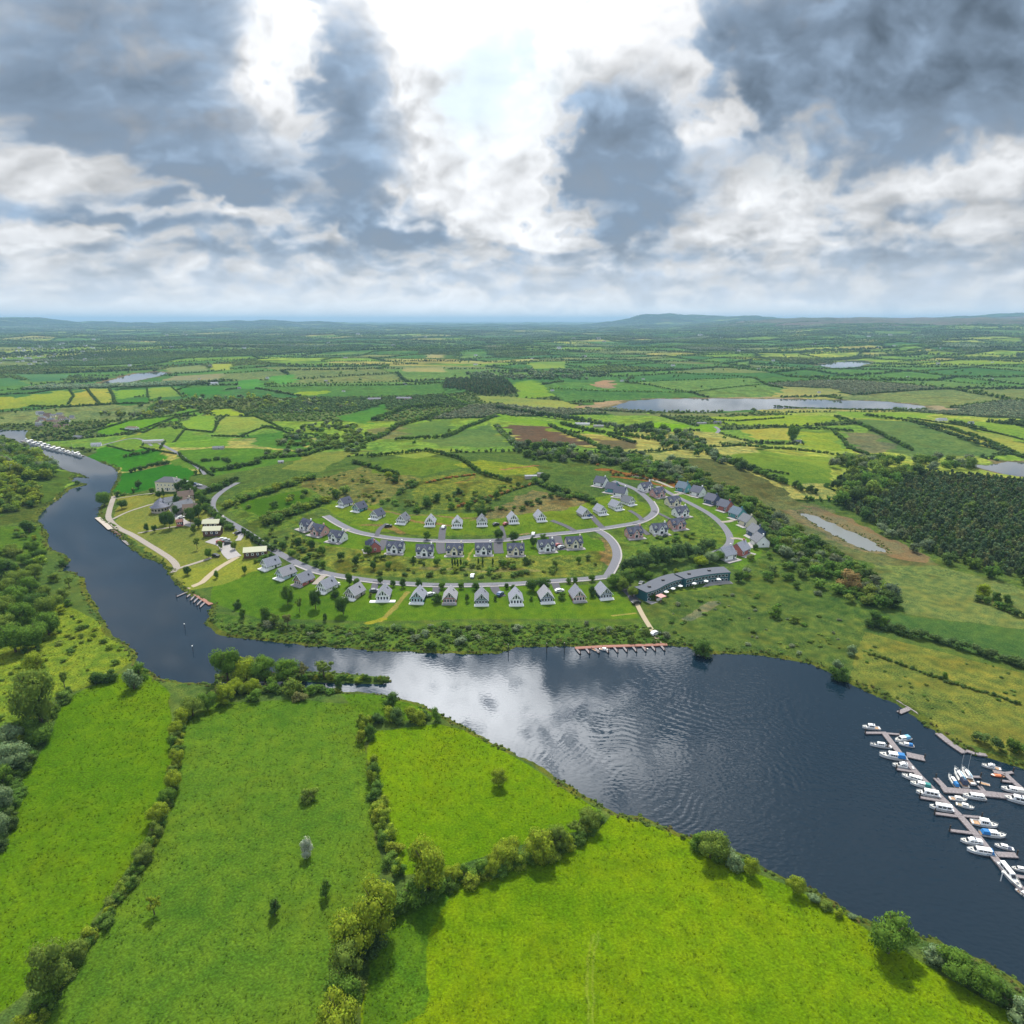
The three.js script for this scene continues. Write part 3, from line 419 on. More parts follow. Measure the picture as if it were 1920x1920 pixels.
const M = {
  road: new THREE.MeshStandardMaterial({ map: grain([102, 103, 112], 0.16, 3), roughness: 0.92 }), drive: new THREE.MeshStandardMaterial({ map: grain([74, 74, 82], 0.18, 4), roughness: 0.95 }),
  pave: new THREE.MeshStandardMaterial({ map: grain([150, 146, 146], 0.12, 5), roughness: 0.9 }), gravel: new THREE.MeshStandardMaterial({ map: grain([140, 132, 124], 0.22, 6), roughness: 0.95 }),
  wood: new THREE.MeshStandardMaterial({ map: grain([128, 121, 124], 0.18, 7, 256, 16), roughness: 0.85 }), redwood: std('#8a5f52', 0.85), brownwood: std('#5a4034', 0.85), sand: std('#9d9078', 0.95), darkpile: std('#3b342f', 0.9),
  slate: new THREE.MeshStandardMaterial({ map: grain([72, 78, 100], 0.2, 8, 256, 12), roughness: 0.7 }), grey: new THREE.MeshStandardMaterial({ map: grain([142, 146, 160], 0.16, 9, 256, 12), roughness: 0.75 }),
  blueroof: new THREE.MeshStandardMaterial({ map: grain([82, 104, 124], 0.18, 10, 256, 12), roughness: 0.7 }), dkgrey: new THREE.MeshStandardMaterial({ map: grain([104, 108, 118], 0.18, 11, 256, 12), roughness: 0.75 }), paleroof: std('#c5c4a8', 0.8), brownroof: std('#6b5a50', 0.85),
  white: std('#ececea', 0.75), cream: std('#ded4b8', 0.8), pink: std('#c99a94', 0.8), red: std('#a8625a', 0.8), teal: std('#4f9096', 0.75), deepteal: std('#1f525c', 0.7), paleblue: std('#b9cad8', 0.75), navy: std('#4c5c78', 0.75), stone: std('#a89e94', 0.9), orange: std('#c9754a', 0.7),
  grey2: new THREE.MeshStandardMaterial({ map: grain([128, 131, 144], 0.2, 14, 256, 12), roughness: 0.75 }), grey3: new THREE.MeshStandardMaterial({ map: grain([150, 150, 158], 0.2, 15, 256, 12), roughness: 0.75 }), flatroof: new THREE.MeshStandardMaterial({ map: grain([82, 87, 98], 0.2, 16), roughness: 0.9 }), tealdark: std('#2f6d72', 0.7),
  frame: std('#eceeee', 0.6), glass: new THREE.MeshStandardMaterial({ color: '#1d232c', roughness: 0.12, metalness: 0.0 }), black: std('#22242a', 0.5),
  hull: new THREE.MeshPhysicalMaterial({ color: '#e9ebee', roughness: 0.35, clearcoat: 0.4 }), deck: std('#d5d3cc', 0.7), blue: std('#1f6fae', 0.7), skyblue: std('#6aa6c8', 0.7), tealcover: std('#2a7f7c', 0.7), navyc: std('#26344e', 0.6), steel: std('#c0c4c8', 0.35, { metalness: 0.6 }), teak: std('#a9896a', 0.8),
  tyre: std('#18181a', 0.9), hedge: null,
};
const ROADS = {
  lower: [[446, 905], [425, 916], [405, 932], [398, 946], [402, 960], [425, 976], [470, 1003], [500, 1024], [528, 1040], [560, 1057], [600, 1072], [640, 1080], [700, 1089], [760, 1094], [850, 1097], [950, 1095], [1040, 1089], [1100, 1085], [1145, 1080]],
  link: [[1138, 1081], [1150, 1060], [1156, 1042], [1151, 1022], [1135, 1004], [1118, 994]],
  upper: [[612, 967], [640, 984], [670, 997], [710, 1005], [760, 1011], [830, 1014], [900, 1014], [960, 1011], [1010, 1004], [1080, 997], [1120, 992], [1160, 986], [1200, 978], [1222, 966], [1227, 956], [1219, 940], [1205, 927], [1188, 916], [1150, 902]],
  ring: [[1232, 912], [1262, 928], [1300, 947], [1330, 964], [1352, 982], [1367, 1003], [1368, 1018], [1356, 1030], [1336, 1038]],
};
const roadSay = { lower: 'grey lower road running behind the front row of lodges', link: 'grey road climbing between the two village roads', upper: 'pale grey upper road between the two rows of houses', ring: 'outer road curving past the eastern houses' };
for (const k in ROADS) ribbon('road', ROADS[k], k === 'ring' ? 4 : 4.1, M.road, 0.1, roadSay[k]);
{
  const curve = new THREE.CatmullRomCurve3(ROADS.lower.slice(9).map(([x, y]) => P(x, y)), false, 'centripetal'); sheetAlong('pavement', curve.getSpacedPoints(110), 2.07, 3.0, M.pave, 0.22, 'pale footway along the lower road', 0.4);
  const c2 = new THREE.CatmullRomCurve3(ROADS.upper.slice(0, 16).map(([x, y]) => P(x, y)), false, 'centripetal'); sheetAlong('pavement', c2.getSpacedPoints(130), 2.07, 2.9, M.pave, 0.22, 'pale footway along the upper road', 0.4);
  const c3 = new THREE.CatmullRomCurve3(ROADS.link.map(([x, y]) => P(x, y)), false, 'centripetal'); sheetAlong('pavement', c3.getSpacedPoints(40), 2.07, 2.9, M.pave, 0.22, 'pale footway along the climbing road', 0.4);
}
for (const [px, w, m, l] of [
  [[[706, 1006], [712, 992], [726, 982]], 3.4, M.drive, 'dark drive up to the third hilltop lodge'], [[[828, 1013], [829, 1000], [831, 988]], 5, M.drive, 'dark drive between two hilltop lodges'], [[[826, 1017], [826, 1030], [830, 1038]], 6, M.drive, 'dark drive down between two cottages'], [[[721, 1012], [716, 1024], [712, 1032]], 5, M.drive, 'dark drive beside the pink cottage'],
  [[[934, 1016], [934, 1028], [936, 1038]], 6.5, M.drive, 'dark drive down to the middle cottages'], [[[1040, 1005], [1044, 1018], [1050, 1032]], 9, M.drive, 'wide dark parking drive between two cottages'], [[[1078, 996], [1060, 986], [1034, 976]], 4, M.drive, 'dark drive slanting up to a hilltop lodge'], [[[1130, 990], [1118, 978], [1108, 966]], 4.5, M.drive, 'dark drive between a pair of hilltop lodges'],
  [[[1205, 976], [1195, 966], [1180, 957]], 3.5, M.drive, 'dark drive to the last hilltop lodges'], [[[946, 1012], [944, 1000], [940, 986]], 3, M.drive, 'narrow drive up to a white lodge'], [[[1190, 981], [1202, 992], [1216, 1003]], 4, M.drive, 'dark drive to the eastern cottages'], [[[1225, 958], [1250, 970], [1270, 981]], 3, M.drive, 'narrow drive to the pink eastern cottage'],
  [[[706, 1090], [702, 1101], [700, 1112]], 4, M.drive, 'drive down to the white lodge with the terrace'], [[[818, 1097], [818, 1108], [812, 1116]], 4.5, M.drive, 'drive between the teal and the red lodge'], [[[926, 1097], [930, 1108], [942, 1119]], 5, M.drive, 'drive in the middle of the front row'], [[[1040, 1091], [1044, 1102], [1050, 1112]], 4.5, M.drive, 'drive towards the eastern end of the front row'],
  [[[610, 1077], [600, 1086], [590, 1096]], 4, M.gravel, 'gravel drive beside the lodge with a boat'], [[[1140, 1084], [1162, 1098], [1180, 1112], [1192, 1130]], 5, M.drive, 'access road to the curved building'], [[[1262, 928], [1282, 926], [1300, 932]], 3, M.gravel, 'gravel drive to the eastern ring houses'], [[[1352, 979], [1366, 978], [1378, 974]], 3.4, M.gravel, 'gravel drive to the teal ring house'], [[[1370, 1010], [1385, 1010], [1398, 1014]], 3.4, M.gravel, 'gravel drive to the grey ring houses'],
  [[[640, 1000], [655, 992]], 2.5, M.gravel, 'short path up from the upper road'], [[[1262, 915], [1230, 902], [1180, 890]], 3.5, M.gravel, 'track leaving the ring road over the hill'], [[[1192, 1128], [1203, 1150], [1216, 1172], [1228, 1190], [1236, 1206]], 2.6, M.sand, 'pale straight path down to the red jetty'],
  [[[214, 930], [205, 958], [204, 972], [222, 990], [250, 1004], [276, 1020], [302, 1036], [322, 1050], [331, 1064], [324, 1074]], 4.2, M.gravel, 'pale riverside promenade along the camping lawn'], [[[326, 1069], [360, 1058], [396, 1046]], 3, M.gravel, 'pale path from the promenade to the huts'], [[[352, 1104], [376, 1094], [392, 1080], [412, 1064], [446, 1044]], 4, M.sand, 'sandy ramp down to the finger jetty'],
  [[[210, 974], [240, 960], [276, 948], [300, 942]], 2.4, M.gravel, 'path across the lawn to the grey building'], [[[258, 1000], [300, 992], [345, 985]], 2, M.gravel, 'path across the lawn to the red hut'], [[[218, 935], [260, 928], [302, 924]], 1.6, M.gravel, 'thin path along the upper lawn'], [[[320, 945], [330, 962], [345, 980], [370, 984], [390, 974], [420, 968]], 6, M.pave, 'paved yard road among the riverside buildings'],
  [[[345, 905], [362, 908], [380, 914], [395, 918]], 9, M.drive, 'car park behind the cream house'], [[[395, 1012], [420, 1020], [430, 1036], [440, 1046]], 9, M.pave, 'paved parking area beside the timber chalets'], [[[440, 998], [452, 1004], [446, 1014]], 4, M.pave, 'paved lane beside the brown hedge'],
  [[[182, 838], [210, 830], [250, 822], [300, 832], [330, 848], [350, 862], [370, 876], [385, 890]], 3.4, M.road, 'lane leading from the marina to the riverside houses'], [[[1340, 800], [1348, 806], [1344, 812]], 5, M.road, 'farm lane by the two bright paddocks'],
]) ribbon(m === M.drive ? 'driveway' : m === M.road ? 'lane' : 'path', px, w * 0.78, m, 0.13, l, 0.3);

// ───────────── foliage ─────────────
const leafMat = (r, g, b, through = 0.42) => { const m = new THREE.MeshPhysicalMaterial({ color: new THREE.Color(r, g, b), roughness: 0.95, vertexColors: true, transmission: through, thickness: 0, specularIntensity: 0.04, side: THREE.DoubleSide }); m.name = 'foliage'; return m; };
const LEAF = { lime: leafMat(0.263, 0.339, 0.026), mid: leafMat(0.129, 0.234, 0.030), dark: leafMat(0.082, 0.158, 0.030), olive: leafMat(0.175, 0.252, 0.040), grey: leafMat(0.205, 0.292, 0.135), pale: leafMat(0.421, 0.468, 0.351), tan: leafMat(.34, .24, .09), brown: leafMat(0.199, 0.211, 0.070), conifer: leafMat(.03, .06, .03, 0.1), white: leafMat(1, 1, 1) };
const barkMat = std('#4f4236', 0.95);
function foliage(seed, lobes, leaves, size, o = {}) {
  const r = makeRng(seed), pos = [], nor = [], col = [], c = [], { flat: fl = 1, low = 0.1, top = 1, spread = 0.33, rl = [0.15, 0.25], core = 0 } = o;
  for (let i = 0; i < lobes; i++) { let x, y, z; do { x = rr(-1, 1, r); y = rr(-1, 1, r); z = rr(-1, 1, r); } while (x * x + y * y + z * z > 1); const k = o.cone ? 1.15 - 0.75 * (y + 1) / 2 : 1; c.push([x * spread * k, mix(low + 0.12, top - 0.15, (y + 1) / 2), z * spread * k, rr(rl[0], rl[1], r) * (o.cone ? k : 1)]); }
  const tri = (p, n, s) => { for (let k = 0; k < 3; k++) { pos.push(...p[k]); nor.push(...n[k]); col.push(...s); } };
  const ico = new THREE.IcosahedronGeometry(1, core), ip = ico.attributes.position;
  for (const [cx, cy, cz, R] of c) for (let f = 0; f < ip.count; f += 3) { const p = [], n = []; for (let k = 0; k < 3; k++) { const a = [ip.getX(f + k), ip.getY(f + k), ip.getZ(f + k)]; const q = 0.74 + 0.2 * noise(a[0] * 2 + cx * 9, a[1] * 2 + a[2] * 2 + cz * 9); p.push([cx + a[0] * R * q, cy + a[1] * R * q * fl, cz + a[2] * R * q]); n.push(a); } const s = 0.82 + 0.1 * r(); tri(p, n, [s, s, s]); }
  let made = 0, tries = 0;
  while (made < leaves && tries++ < leaves * 12) {
    const L = c[Math.floor(r() * c.length)], u = rr(-0.75, 1, r), a = r() * 6.2832, q = Math.sqrt(1 - u * u), d = [q * Math.cos(a), u, q * Math.sin(a)], R = L[3] * rr(0.86, 1.18, r);
    const p = [L[0] + d[0] * R, L[1] + d[1] * R * fl, L[2] + d[2] * R];
    if (c.some((m) => m !== L && Math.hypot(p[0] - m[0], p[1] - m[1], p[2] - m[2]) < m[3] * 0.8) || p[1] < 0) continue;
    made++;
    const s = size * rr(0.55, 1.35, r), jit = () => rr(-0.8, 0.8, r), n = new THREE.Vector3(d[0] + jit(), d[1] + jit(), d[2] + jit()).normalize(), t = new THREE.Vector3(jit(), jit(), jit()).cross(n).normalize(), b = new THREE.Vector3().crossVectors(n, t);
    const V = (x, y) => [p[0] + (t.x * x + b.x * y) * s, p[1] + (t.y * x + b.y * y) * s, p[2] + (t.z * x + b.z * y) * s];
    const out = new THREE.Vector3(d[0] * 0.7 + n.x * 0.75, d[1] * 0.7 + n.y * 0.75 + 0.1, d[2] * 0.7 + n.z * 0.75).normalize().toArray(), A = V(-0.5, 0), B = V(0.05, 0.55), C = V(0.6, 0.05), D = V(-0.05, -0.5), g = rr(0.7, 1.35, r), h = rr(-0.12, 0.12, r), sh = [g * (1 + h), g, g * (1 - h)];
    tri([A, D, C], [out, out, out], sh); tri([A, C, B], [out, out, out], sh);
  }
  const geo = new THREE.BufferGeometry(); geo.setAttribute('position', new THREE.Float32BufferAttribute(pos, 3)); geo.setAttribute('normal', new THREE.Float32BufferAttribute(nor, 3)); geo.setAttribute('color', new THREE.Float32BufferAttribute(col, 3));
  return geo;
}
function trunkGeo(seed) {
  const r = makeRng(seed), parts = [], bar = (a, b, r0, r1) => { const d = new THREE.Vector3().subVectors(b, a), g = new THREE.CylinderGeometry(r1, r0, d.length(), 6, 1); g.translate(0, d.length() / 2, 0); g.applyQuaternion(new THREE.Quaternion().setFromUnitVectors(new THREE.Vector3(0, 1, 0), d.normalize())); g.translate(a.x, a.y, a.z); parts.push(g); };
  const top = new THREE.Vector3(rr(-.04, .04, r), 0.5, rr(-.04, .04, r)); bar(new THREE.Vector3(0, -0.03, 0), top, 0.035, 0.022);
  for (let i = 0; i < 6; i++) { const a = r() * 6.28, b = new THREE.Vector3(Math.cos(a) * rr(.15, .32, r), rr(0.6, 0.92, r), Math.sin(a) * rr(.15, .32, r)); bar(new THREE.Vector3(top.x * .6, rr(.25, .5, r), top.z * .6), b, 0.016, 0.005); }
  return mergeGeometries(parts);
}
const CROWN = [0, 1, 2, 3, 4].map((k) => foliage(40 + k * 7, 17 + k, 2800, 0.036, { low: 0.1, rl: [0.13, 0.23], spread: 0.36 }));
const WISPY = [0, 1].map((k) => foliage(90 + k * 7, 18, 900, 0.036, { low: 0.25, rl: [0.07, 0.14], spread: 0.4 }));
const SHRUB = [0, 1, 2].map((k) => foliage(140 + k * 7, 11, 1000, 0.052, { low: -0.05, top: 0.95, rl: [0.13, 0.23] }));
const CLUMP = [0, 1, 2].map((k) => foliage(200 + k * 7, 8, 260, 0.09, { low: -0.05, rl: [0.14, 0.24] }));
const BLOB = [0, 1, 2].map((k) => foliage(260 + k * 7, 4, 22, 0.26, { low: -0.05, rl: [0.22, 0.32], spread: 0.25 }));
const TALLCONE = [0, 1].map((k) => foliage(300 + k * 3, 18, 800, 0.055, { low: 0.0, cone: true, spread: 0.3, rl: [0.12, 0.2] }));
const TRUNK = [0, 1, 2].map((k) => trunkGeo(400 + k));
const SPRUCE = [0, 1, 2].map((k) => foliage(340 + k * 5, 11, 150, 0.13, { low: -0.02, cone: true, spread: 0.27, rl: [0.13, 0.2] }));
let treeNo = 0;
function tree(px, py, wpx, kind, label, group, ratio = 1, form = 'tree') {
  const v = P(px, py), d = wpx * 1.14 * mPerPx(v), h = d * ratio, n = treeNo++;
  const name = form === 'bush' ? 'bush' : form === 'cone' ? 'conifer_tree' : 'tree', set = form === 'bush' ? SHRUB : form === 'wispy' ? WISPY : form === 'cone' ? TALLCONE : CROWN;
  v.y -= 0.1;
  const t = thing(name, v, n * 2.4, label, form === 'bush' ? 'bush' : 'tree', group);
  const c = mesh('crown', set[n % set.length], LEAF[kind], t); c.scale.set(d, h, d * (0.92 + 0.16 * ((n * 7 % 5) / 4)));
  const s = mesh('trunk', TRUNK[n % 3], barkMat, t); s.scale.set(d, form === 'bush' ? h * .8 : h, d);
  return t;
}
// single trees that stand alone
for (const [x, y, w, k, l, ratio, f] of [
  [935, 1473, 31, 'lime', 'small round yellow-green tree alone in the bright triangular meadow', 1.05], [580, 1503, 35, 'olive', 'round bush alone in the middle of the olive meadow', 0.8, 'bush'], [573, 1606, 27, 'pale', 'grey-white blossoming bush in the olive meadow', 1.4, 'bush'], [611, 1682, 32, 'mid', 'green pointed young tree in the olive meadow near the big hedge trees', 1.25, 'cone'], [516, 1716, 29, 'dark', 'dark pointed young tree lowest in the olive meadow', 1.35, 'cone'], [290, 1714, 32, 'lime', 'thin yellow-leaved sapling beside the long slanting hedge', 1.25, 'wispy'],
  [1665, 1786, 84, 'mid', 'large round willow on the bank of the bright meadow', 0.85], [1575, 1275, 34, 'dark', 'dark bush overhanging the water at the end of the marshy bank', 0.9, 'bush'], [1572, 1258, 26, 'grey', 'grey-green bush just behind the dark bush at the water', 0.8, 'bush'], [1317, 1227, 40, 'dark', 'dark bush in the water east of the red jetty', 0.7, 'bush'],
  [636, 1296, 19, 'dark', 'narrow dark conifer at the mouth of the side channel', 1.6, 'cone'], [427, 1276, 54, 'mid', 'big round tree on the western tip of the island', 1.15], [462, 1275, 46, 'lime', 'yellow-green tree second from the island tip', 1.0], [497, 1275, 48, 'mid', 'green tree in the middle of the island trees', 0.95], [540, 1276, 46, 'mid', 'dense green tree towards the bare end of the island', 0.9], [566, 1273, 30, 'brown', 'thin brownish tree on the island beside the green one', 1.1, 'wispy'], [608, 1272, 40, 'olive', 'bare wispy tree standing by itself on the island', .85, 'wispy'],
  [735, 1325, 34, 'dark', 'dark bush behind the box-shaped hedge near the water', 0.9, 'bush'], [1452, 1158, 24, 'mid', 'round bush alone in the marshy meadow', 0.9, 'bush'], [1490, 1168, 20, 'olive', 'low bush in the marshy meadow beside the round one', 0.7, 'bush'], [1594, 1228, 24, 'grey', 'grey willow bush at the field corner above the water', 0.8, 'bush'], [1640, 1175, 34, 'dark', 'dark bush at the head of the long field hedge', 0.9, 'bush'], [1660, 1178, 28, 'mid', 'green bush beside the head of the long field hedge', 0.9, 'bush'],
  [1770, 1272, 14, 'mid', 'small bush on the thin line between the yellow fields', 0.9, 'bush'], [1845, 1120, 26, 'lime', 'yellow-green bush at the top field edge', 1, 'bush'], [1870, 1127, 20, 'dark', 'dark round bush at the top field edge', 1, 'bush'], [1888, 1135, 20, 'dark', 'second dark round bush at the top field edge', 1, 'bush'],
  [644, 1152, 22, 'dark', 'dark slender tree below the sixth lodge', 1.6], [592, 1142, 22, 'dark', 'dark slender tree below the fifth lodge', 1.7], [540, 1133, 24, 'mid', 'green tree below the third lodge', 1.5], [498, 1168, 22, 'mid', 'round tree at the lawn edge above the marshy point', 1.3], [515, 1175, 20, 'olive', 'thin olive tree at the lawn edge', 1.4, 'wispy'], [540, 1178, 20, 'brown', 'thin brown tree at the lawn edge', 1.4, 'wispy'], [562, 1148, 14, 'olive', 'bare tall sapling on the sloping lawn', 2.2, 'wispy'],
  [444, 1140, 18, 'dark', 'dark round bush on the lawn near the finger jetty', 1, 'bush'], [457, 1158, 18, 'mid', 'green bush on the lawn above the point', 1.1, 'bush'], [610, 1165, 12, 'dark', 'small dark conifer on the lower lawn', 1.5, 'cone'], [627, 1120, 20, 'dark', 'dark bush between the fifth and sixth lodges', 1, 'bush'], [695, 1120, 9, 'brown', 'copper shrub beside the white lodge with the terrace', 1, 'bush'], [818, 1130, 20, 'dark', 'dark bush between the teal and the red lodge', 0.9, 'bush'], [875, 1128, 10, 'mid', 'small tree left of the dark teal lodge', 1.5], [928, 1126, 9, 'mid', 'small bush beside the dark teal lodge', 1.2, 'bush'],
  [996, 1126, 8, 'mid', 'small bush beside the white middle lodge', 1.2, 'bush'], [1055, 1124, 18, 'mid', 'round bush before the pink lodge', 0.9, 'bush'], [1108, 1118, 18, 'dark', 'dark bush between the last two lodges', 1.1, 'bush'], [775, 1057, 12, 'dark', 'dark small fir below the upper cottages', 1.3, 'cone'], [1000, 1025, 14, 'dark', 'dark tree beside the upper road junction', 1.3], [934, 1012, 18, 'dark', 'dark tree by the drive on the upper road', 1.1], [962, 1016, 18, 'dark', 'dark tree below the upper road near the white lodge', 1.1], [1020, 1011, 14, 'mid', 'green bush on the upper road verge', 0.9, 'bush'], [800, 1012, 14, 'mid', 'pale green tree on the upper road verge', 1.1],
  [260, 916, 14, 'dark', 'dark tree in the green field above the lawn', 1.1], [229, 954, 16, 'dark', 'dark round tree on the camping lawn', 1.05], [318, 990, 22, 'dark', 'dark pair tree beside the camping lawn', 1.4], [308, 984, 16, 'dark', 'dark slim tree beside the grey building', 1.5], [332, 950, 16, 'dark', 'dark conifer among the riverside buildings', 1.7, 'cone'], [346, 920, 15, 'dark', 'dark tree behind the cream house', 1.5], [307, 932, 9, 'dark', 'narrow dark conifer before the cream house', 2, 'cone'], [358, 980, 20, 'dark', 'dark pine among the riverside cottages', 1.4], [372, 970, 16, 'dark', 'dark pine beside the yard road', 1.5], [276, 996, 10, 'dark', 'small dark tree in the middle of the camping lawn', 1.4], [290, 998, 10, 'dark', 'second small dark tree in the middle of the camping lawn', 1.4], [370, 1030, 14, 'olive', 'thin tree on the lawn beside the chalets', 1.6, 'wispy'], [392, 1046, 14, 'mid', 'tree at the corner of the parking area', 1.3], [352, 1078, 14, 'dark', 'dark tree at the end of the promenade', 1.2], [407, 1084, 10, 'mid', 'small tree beside the sandy ramp', 1.4], [459, 1076, 9, 'mid', 'small tree on the lawn by the first lodge', 1.8], [196, 948, 24, 'mid', 'willow leaning over the river above the stone quay', 1.1],
]) tree(x, y, w, k, l, null, ratio ?? 1, f ?? 'tree');
// rows and groups of trees
function row(list, where, group, f = 'tree', noun = 'tree') { list.forEach(([x, y, w, k, ratio, form], i) => { const fm = form ?? f; tree(x, y, w, k, `${{ lime: 'yellow-green', mid: 'green', dark: 'dark green', olive: 'olive', grey: 'grey-green', pale: 'pale', brown: 'brownish', conifer: 'dark' }[k]} ${fm === 'bush' ? 'bush' : noun}, ${ORD[i] ?? 'last'} ${where}`, group, ratio ?? 1, fm); }); }
row([[714, 1752, 84, 'lime', 1.35], [664, 1796, 80, 'lime', 1.2], [657, 1846, 70, 'olive', 1.15], [646, 1894, 70, 'mid', 1.1], [640, 1950, 78, 'lime', 1.2], [622, 1990, 60, 'mid', 1]], 'from the hedge junction down the big hedge', 'trees of the hedge running to the bottom edge');
row([[745, 1712, 46, 'mid', .8, 'bush'], [775, 1692, 58, 'mid', .8, 'bush'], [803, 1672, 80, 'lime', 1.3], [826, 1672, 40, 'mid', .7, 'bush'], [852, 1652, 34, 'lime', .9], [872, 1650, 38, 'mid', .8, 'bush'], [900, 1640, 40, 'mid', .8, 'bush'], [925, 1640, 36, 'lime', 1.1], [952, 1618, 50, 'lime', .9], [972, 1622, 30, 'mid', .8, 'bush'], [1012, 1614, 56, 'lime', 1.05], [1045, 1594, 46, 'olive', .95], [1062, 1592, 34, 'lime', .8, 'bush'], [1082, 1566, 36, 'olive', .9, 'wispy'], [1105, 1555, 42, 'olive', .9], [1122, 1540, 26, 'mid', .8, 'bush']], 'along the hedge between the two bright meadows', 'trees of the hedge between the bright meadows');
row([[420, 1320, 38, 'lime', .9], [390, 1330, 36, 'mid', .9], [362, 1342, 38, 'olive', .9], [342, 1356, 32, 'lime', .9], [330, 1378, 26, 'lime', 1], [328, 1400, 24, 'mid', 1, 'bush'], [333, 1432, 28, 'lime', 1], [325, 1484, 30, 'lime', 1.3], [312, 1508, 30, 'mid', 1], [297, 1540, 36, 'lime', 1], [290, 1568, 30, 'olive', 1, 'bush'], [278, 1590, 28, 'mid', .8, 'bush'], [266, 1616, 34, 'olive', .9], [256, 1640, 26, 'mid', .7, 'bush'], [240, 1668, 22, 'mid', .7, 'bush'], [222, 1690, 24, 'mid', .7, 'bush'], [205, 1712, 22, 'lime', .7, 'bush'], [188, 1736, 24, 'mid', .7, 'bush'], [168, 1762, 34, 'lime', .8, 'bush'], [145, 1796, 40, 'olive', .9], [104, 1856, 76, 'olive', 1.3], [88, 1890, 46, 'mid', .8, 'bush'], [60, 1925, 46, 'lime', .8, 'bush']], 'along the long slanting hedge, counted from the river', 'trees and bushes of the long slanting hedge');
row([[252, 1292, 38, 'grey', 1], [262, 1272, 36, 'mid', .9], [204, 1276, 34, 'dark', .7], [186, 1280, 32, 'dark', .7], [128, 1300, 14, 'dark', 1]], 'from the water along the top of the sunny left meadow', 'bushes along the top of the sunny meadow', 'bush');
row([[80, 1364, 76, 'olive', 1.5], [58, 1300, 44, 'olive', 1], [70, 1260, 40, 'lime', .9], [50, 1385, 50, 'mid', .8], [78, 1388, 46, 'mid', .7], [22, 1405, 52, 'grey', .9], [24, 1448, 58, 'grey', 1], [8, 1480, 46, 'mid', .9], [8, 1520, 46, 'grey', 1.1], [2, 1570, 40, 'grey', 1.2], [122, 1290, 20, 'olive', 1.6, 'wispy'], [-30, 1440, 60, 'mid', 1], [-30, 1520, 60, 'mid', 1]], 'down the tree line at the western edge of the sunny meadow', 'trees at the western edge of the sunny meadow');
row([[30, 1222, 58, 'mid', .9], [68, 1214, 50, 'mid', .9], [4, 1200, 52, 'olive', .9], [92, 1190, 42, 'mid', 1], [46, 1180, 50, 'mid', .9], [10, 1160, 46, 'olive', .9], [98, 1158, 38, 'olive', 1.1], [70, 1150, 42, 'dark', .9], [30, 1140, 44, 'mid', .9], [56, 1120, 38, 'mid', .9], [8, 1118, 40, 'olive', .8], [36, 1098, 36, 'olive', .8], [66, 1085, 30, 'olive', .9], [84, 1120, 24, 'olive', .9], [10, 1080, 36, 'dark', .8], [62, 1038, 26, 'mid', .9], [78, 1050, 20, 'dark', 1], [44, 1058, 24, 'mid', .8], [20, 1040, 24, 'olive', .8], [120, 1125, 26, 'olive', .9, 'bush'], [130, 1135, 18, 'mid', .8, 'bush'], [118, 1062, 20, 'dark', .6, 'bush'], [104, 1090, 24, 'olive', .7, 'bush'], [130, 1100, 22, 'olive', .8, 'wispy'], [55, 998, 32, 'dark', .7, 'bush']], 'of the wooded corner west of the river, counted upstream', 'trees of the wooded corner west of the river');
row([[408, 1308, 22, 'brown', .9, 'wispy'], [440, 1300, 29, 'lime', .9], [456, 1302, 21, 'olive', .9], [474, 1299, 27, 'lime', 1], [505, 1296, 37, 'mid', .7, 'bush'], [480, 1311, 35, 'mid', .6, 'bush'], [545, 1302, 37, 'olive', .8, 'bush'], [560, 1314, 32, 'brown', .5, 'bush'], [582, 1300, 27, 'mid', .6, 'bush'], [600, 1296, 18, 'olive', .7, 'wispy']], 'along the near bank of the side channel', 'bushes on the near bank of the side channel');
row([[1312, 1592, 38, 'mid', .9, 'bush'], [1332, 1608, 54, 'olive', .9], [1350, 1612, 34, 'mid', .8, 'bush'], [1380, 1625, 42, 'grey', .8, 'bush'], [1407, 1640, 30, 'lime', 1.1], [1281, 1572, 12, 'olive', .8, 'bush'], [1488, 1674, 31, 'lime', 1.1], [1528, 1692, 30, 'grey', .5, 'bush'], [1548, 1700, 28, 'olive', .5, 'bush'], [1570, 1716, 19, 'lime', .9, 'bush'], [1600, 1722, 20, 'grey', .5, 'bush'], [1750, 1800, 44, 'grey', .7, 'bush'], [1790, 1826, 66, 'mid', .7], [1822, 1840, 40, 'mid', .7, 'bush'], [1850, 1864, 62, 'mid', .8], [1885, 1884, 50, 'dark', .7, 'bush'], [1912, 1912, 58, 'grey', .8, 'bush']], 'along the near bank beside the bright meadow', 'trees and bushes on the near bank');
row([[574, 1055, 13, 'dark', .9], [593, 1062, 13, 'dark', .9], [606, 1066, 14, 'mid', 1], [655, 1098, 16, 'dark', 1.5], [670, 1100, 12, 'mid', 1.4], [714, 1094, 10, 'dark', 1.3], [737, 1100, 10, 'dark', 1.3], [756, 1102, 12, 'dark', 1.4], [786, 1104, 16, 'dark', 1.2], [830, 1104, 12, 'mid', 1.1], [865, 1104, 11, 'mid', 1.1], [892, 1106, 14, 'dark', 1], [950, 1104, 9, 'dark', 1.1], [962, 1108, 11, 'dark', 1.1], [1000, 1108, 22, 'dark', 1], [1020, 1106, 24, 'dark', .9], [1066, 1094, 10, 'mid', 1.1], [1078, 1094, 11, 'mid', 1.1], [1110, 1090, 13, 'mid', 1]], 'of the young trees along the lower road, counted from the west', 'young trees along the lower road');
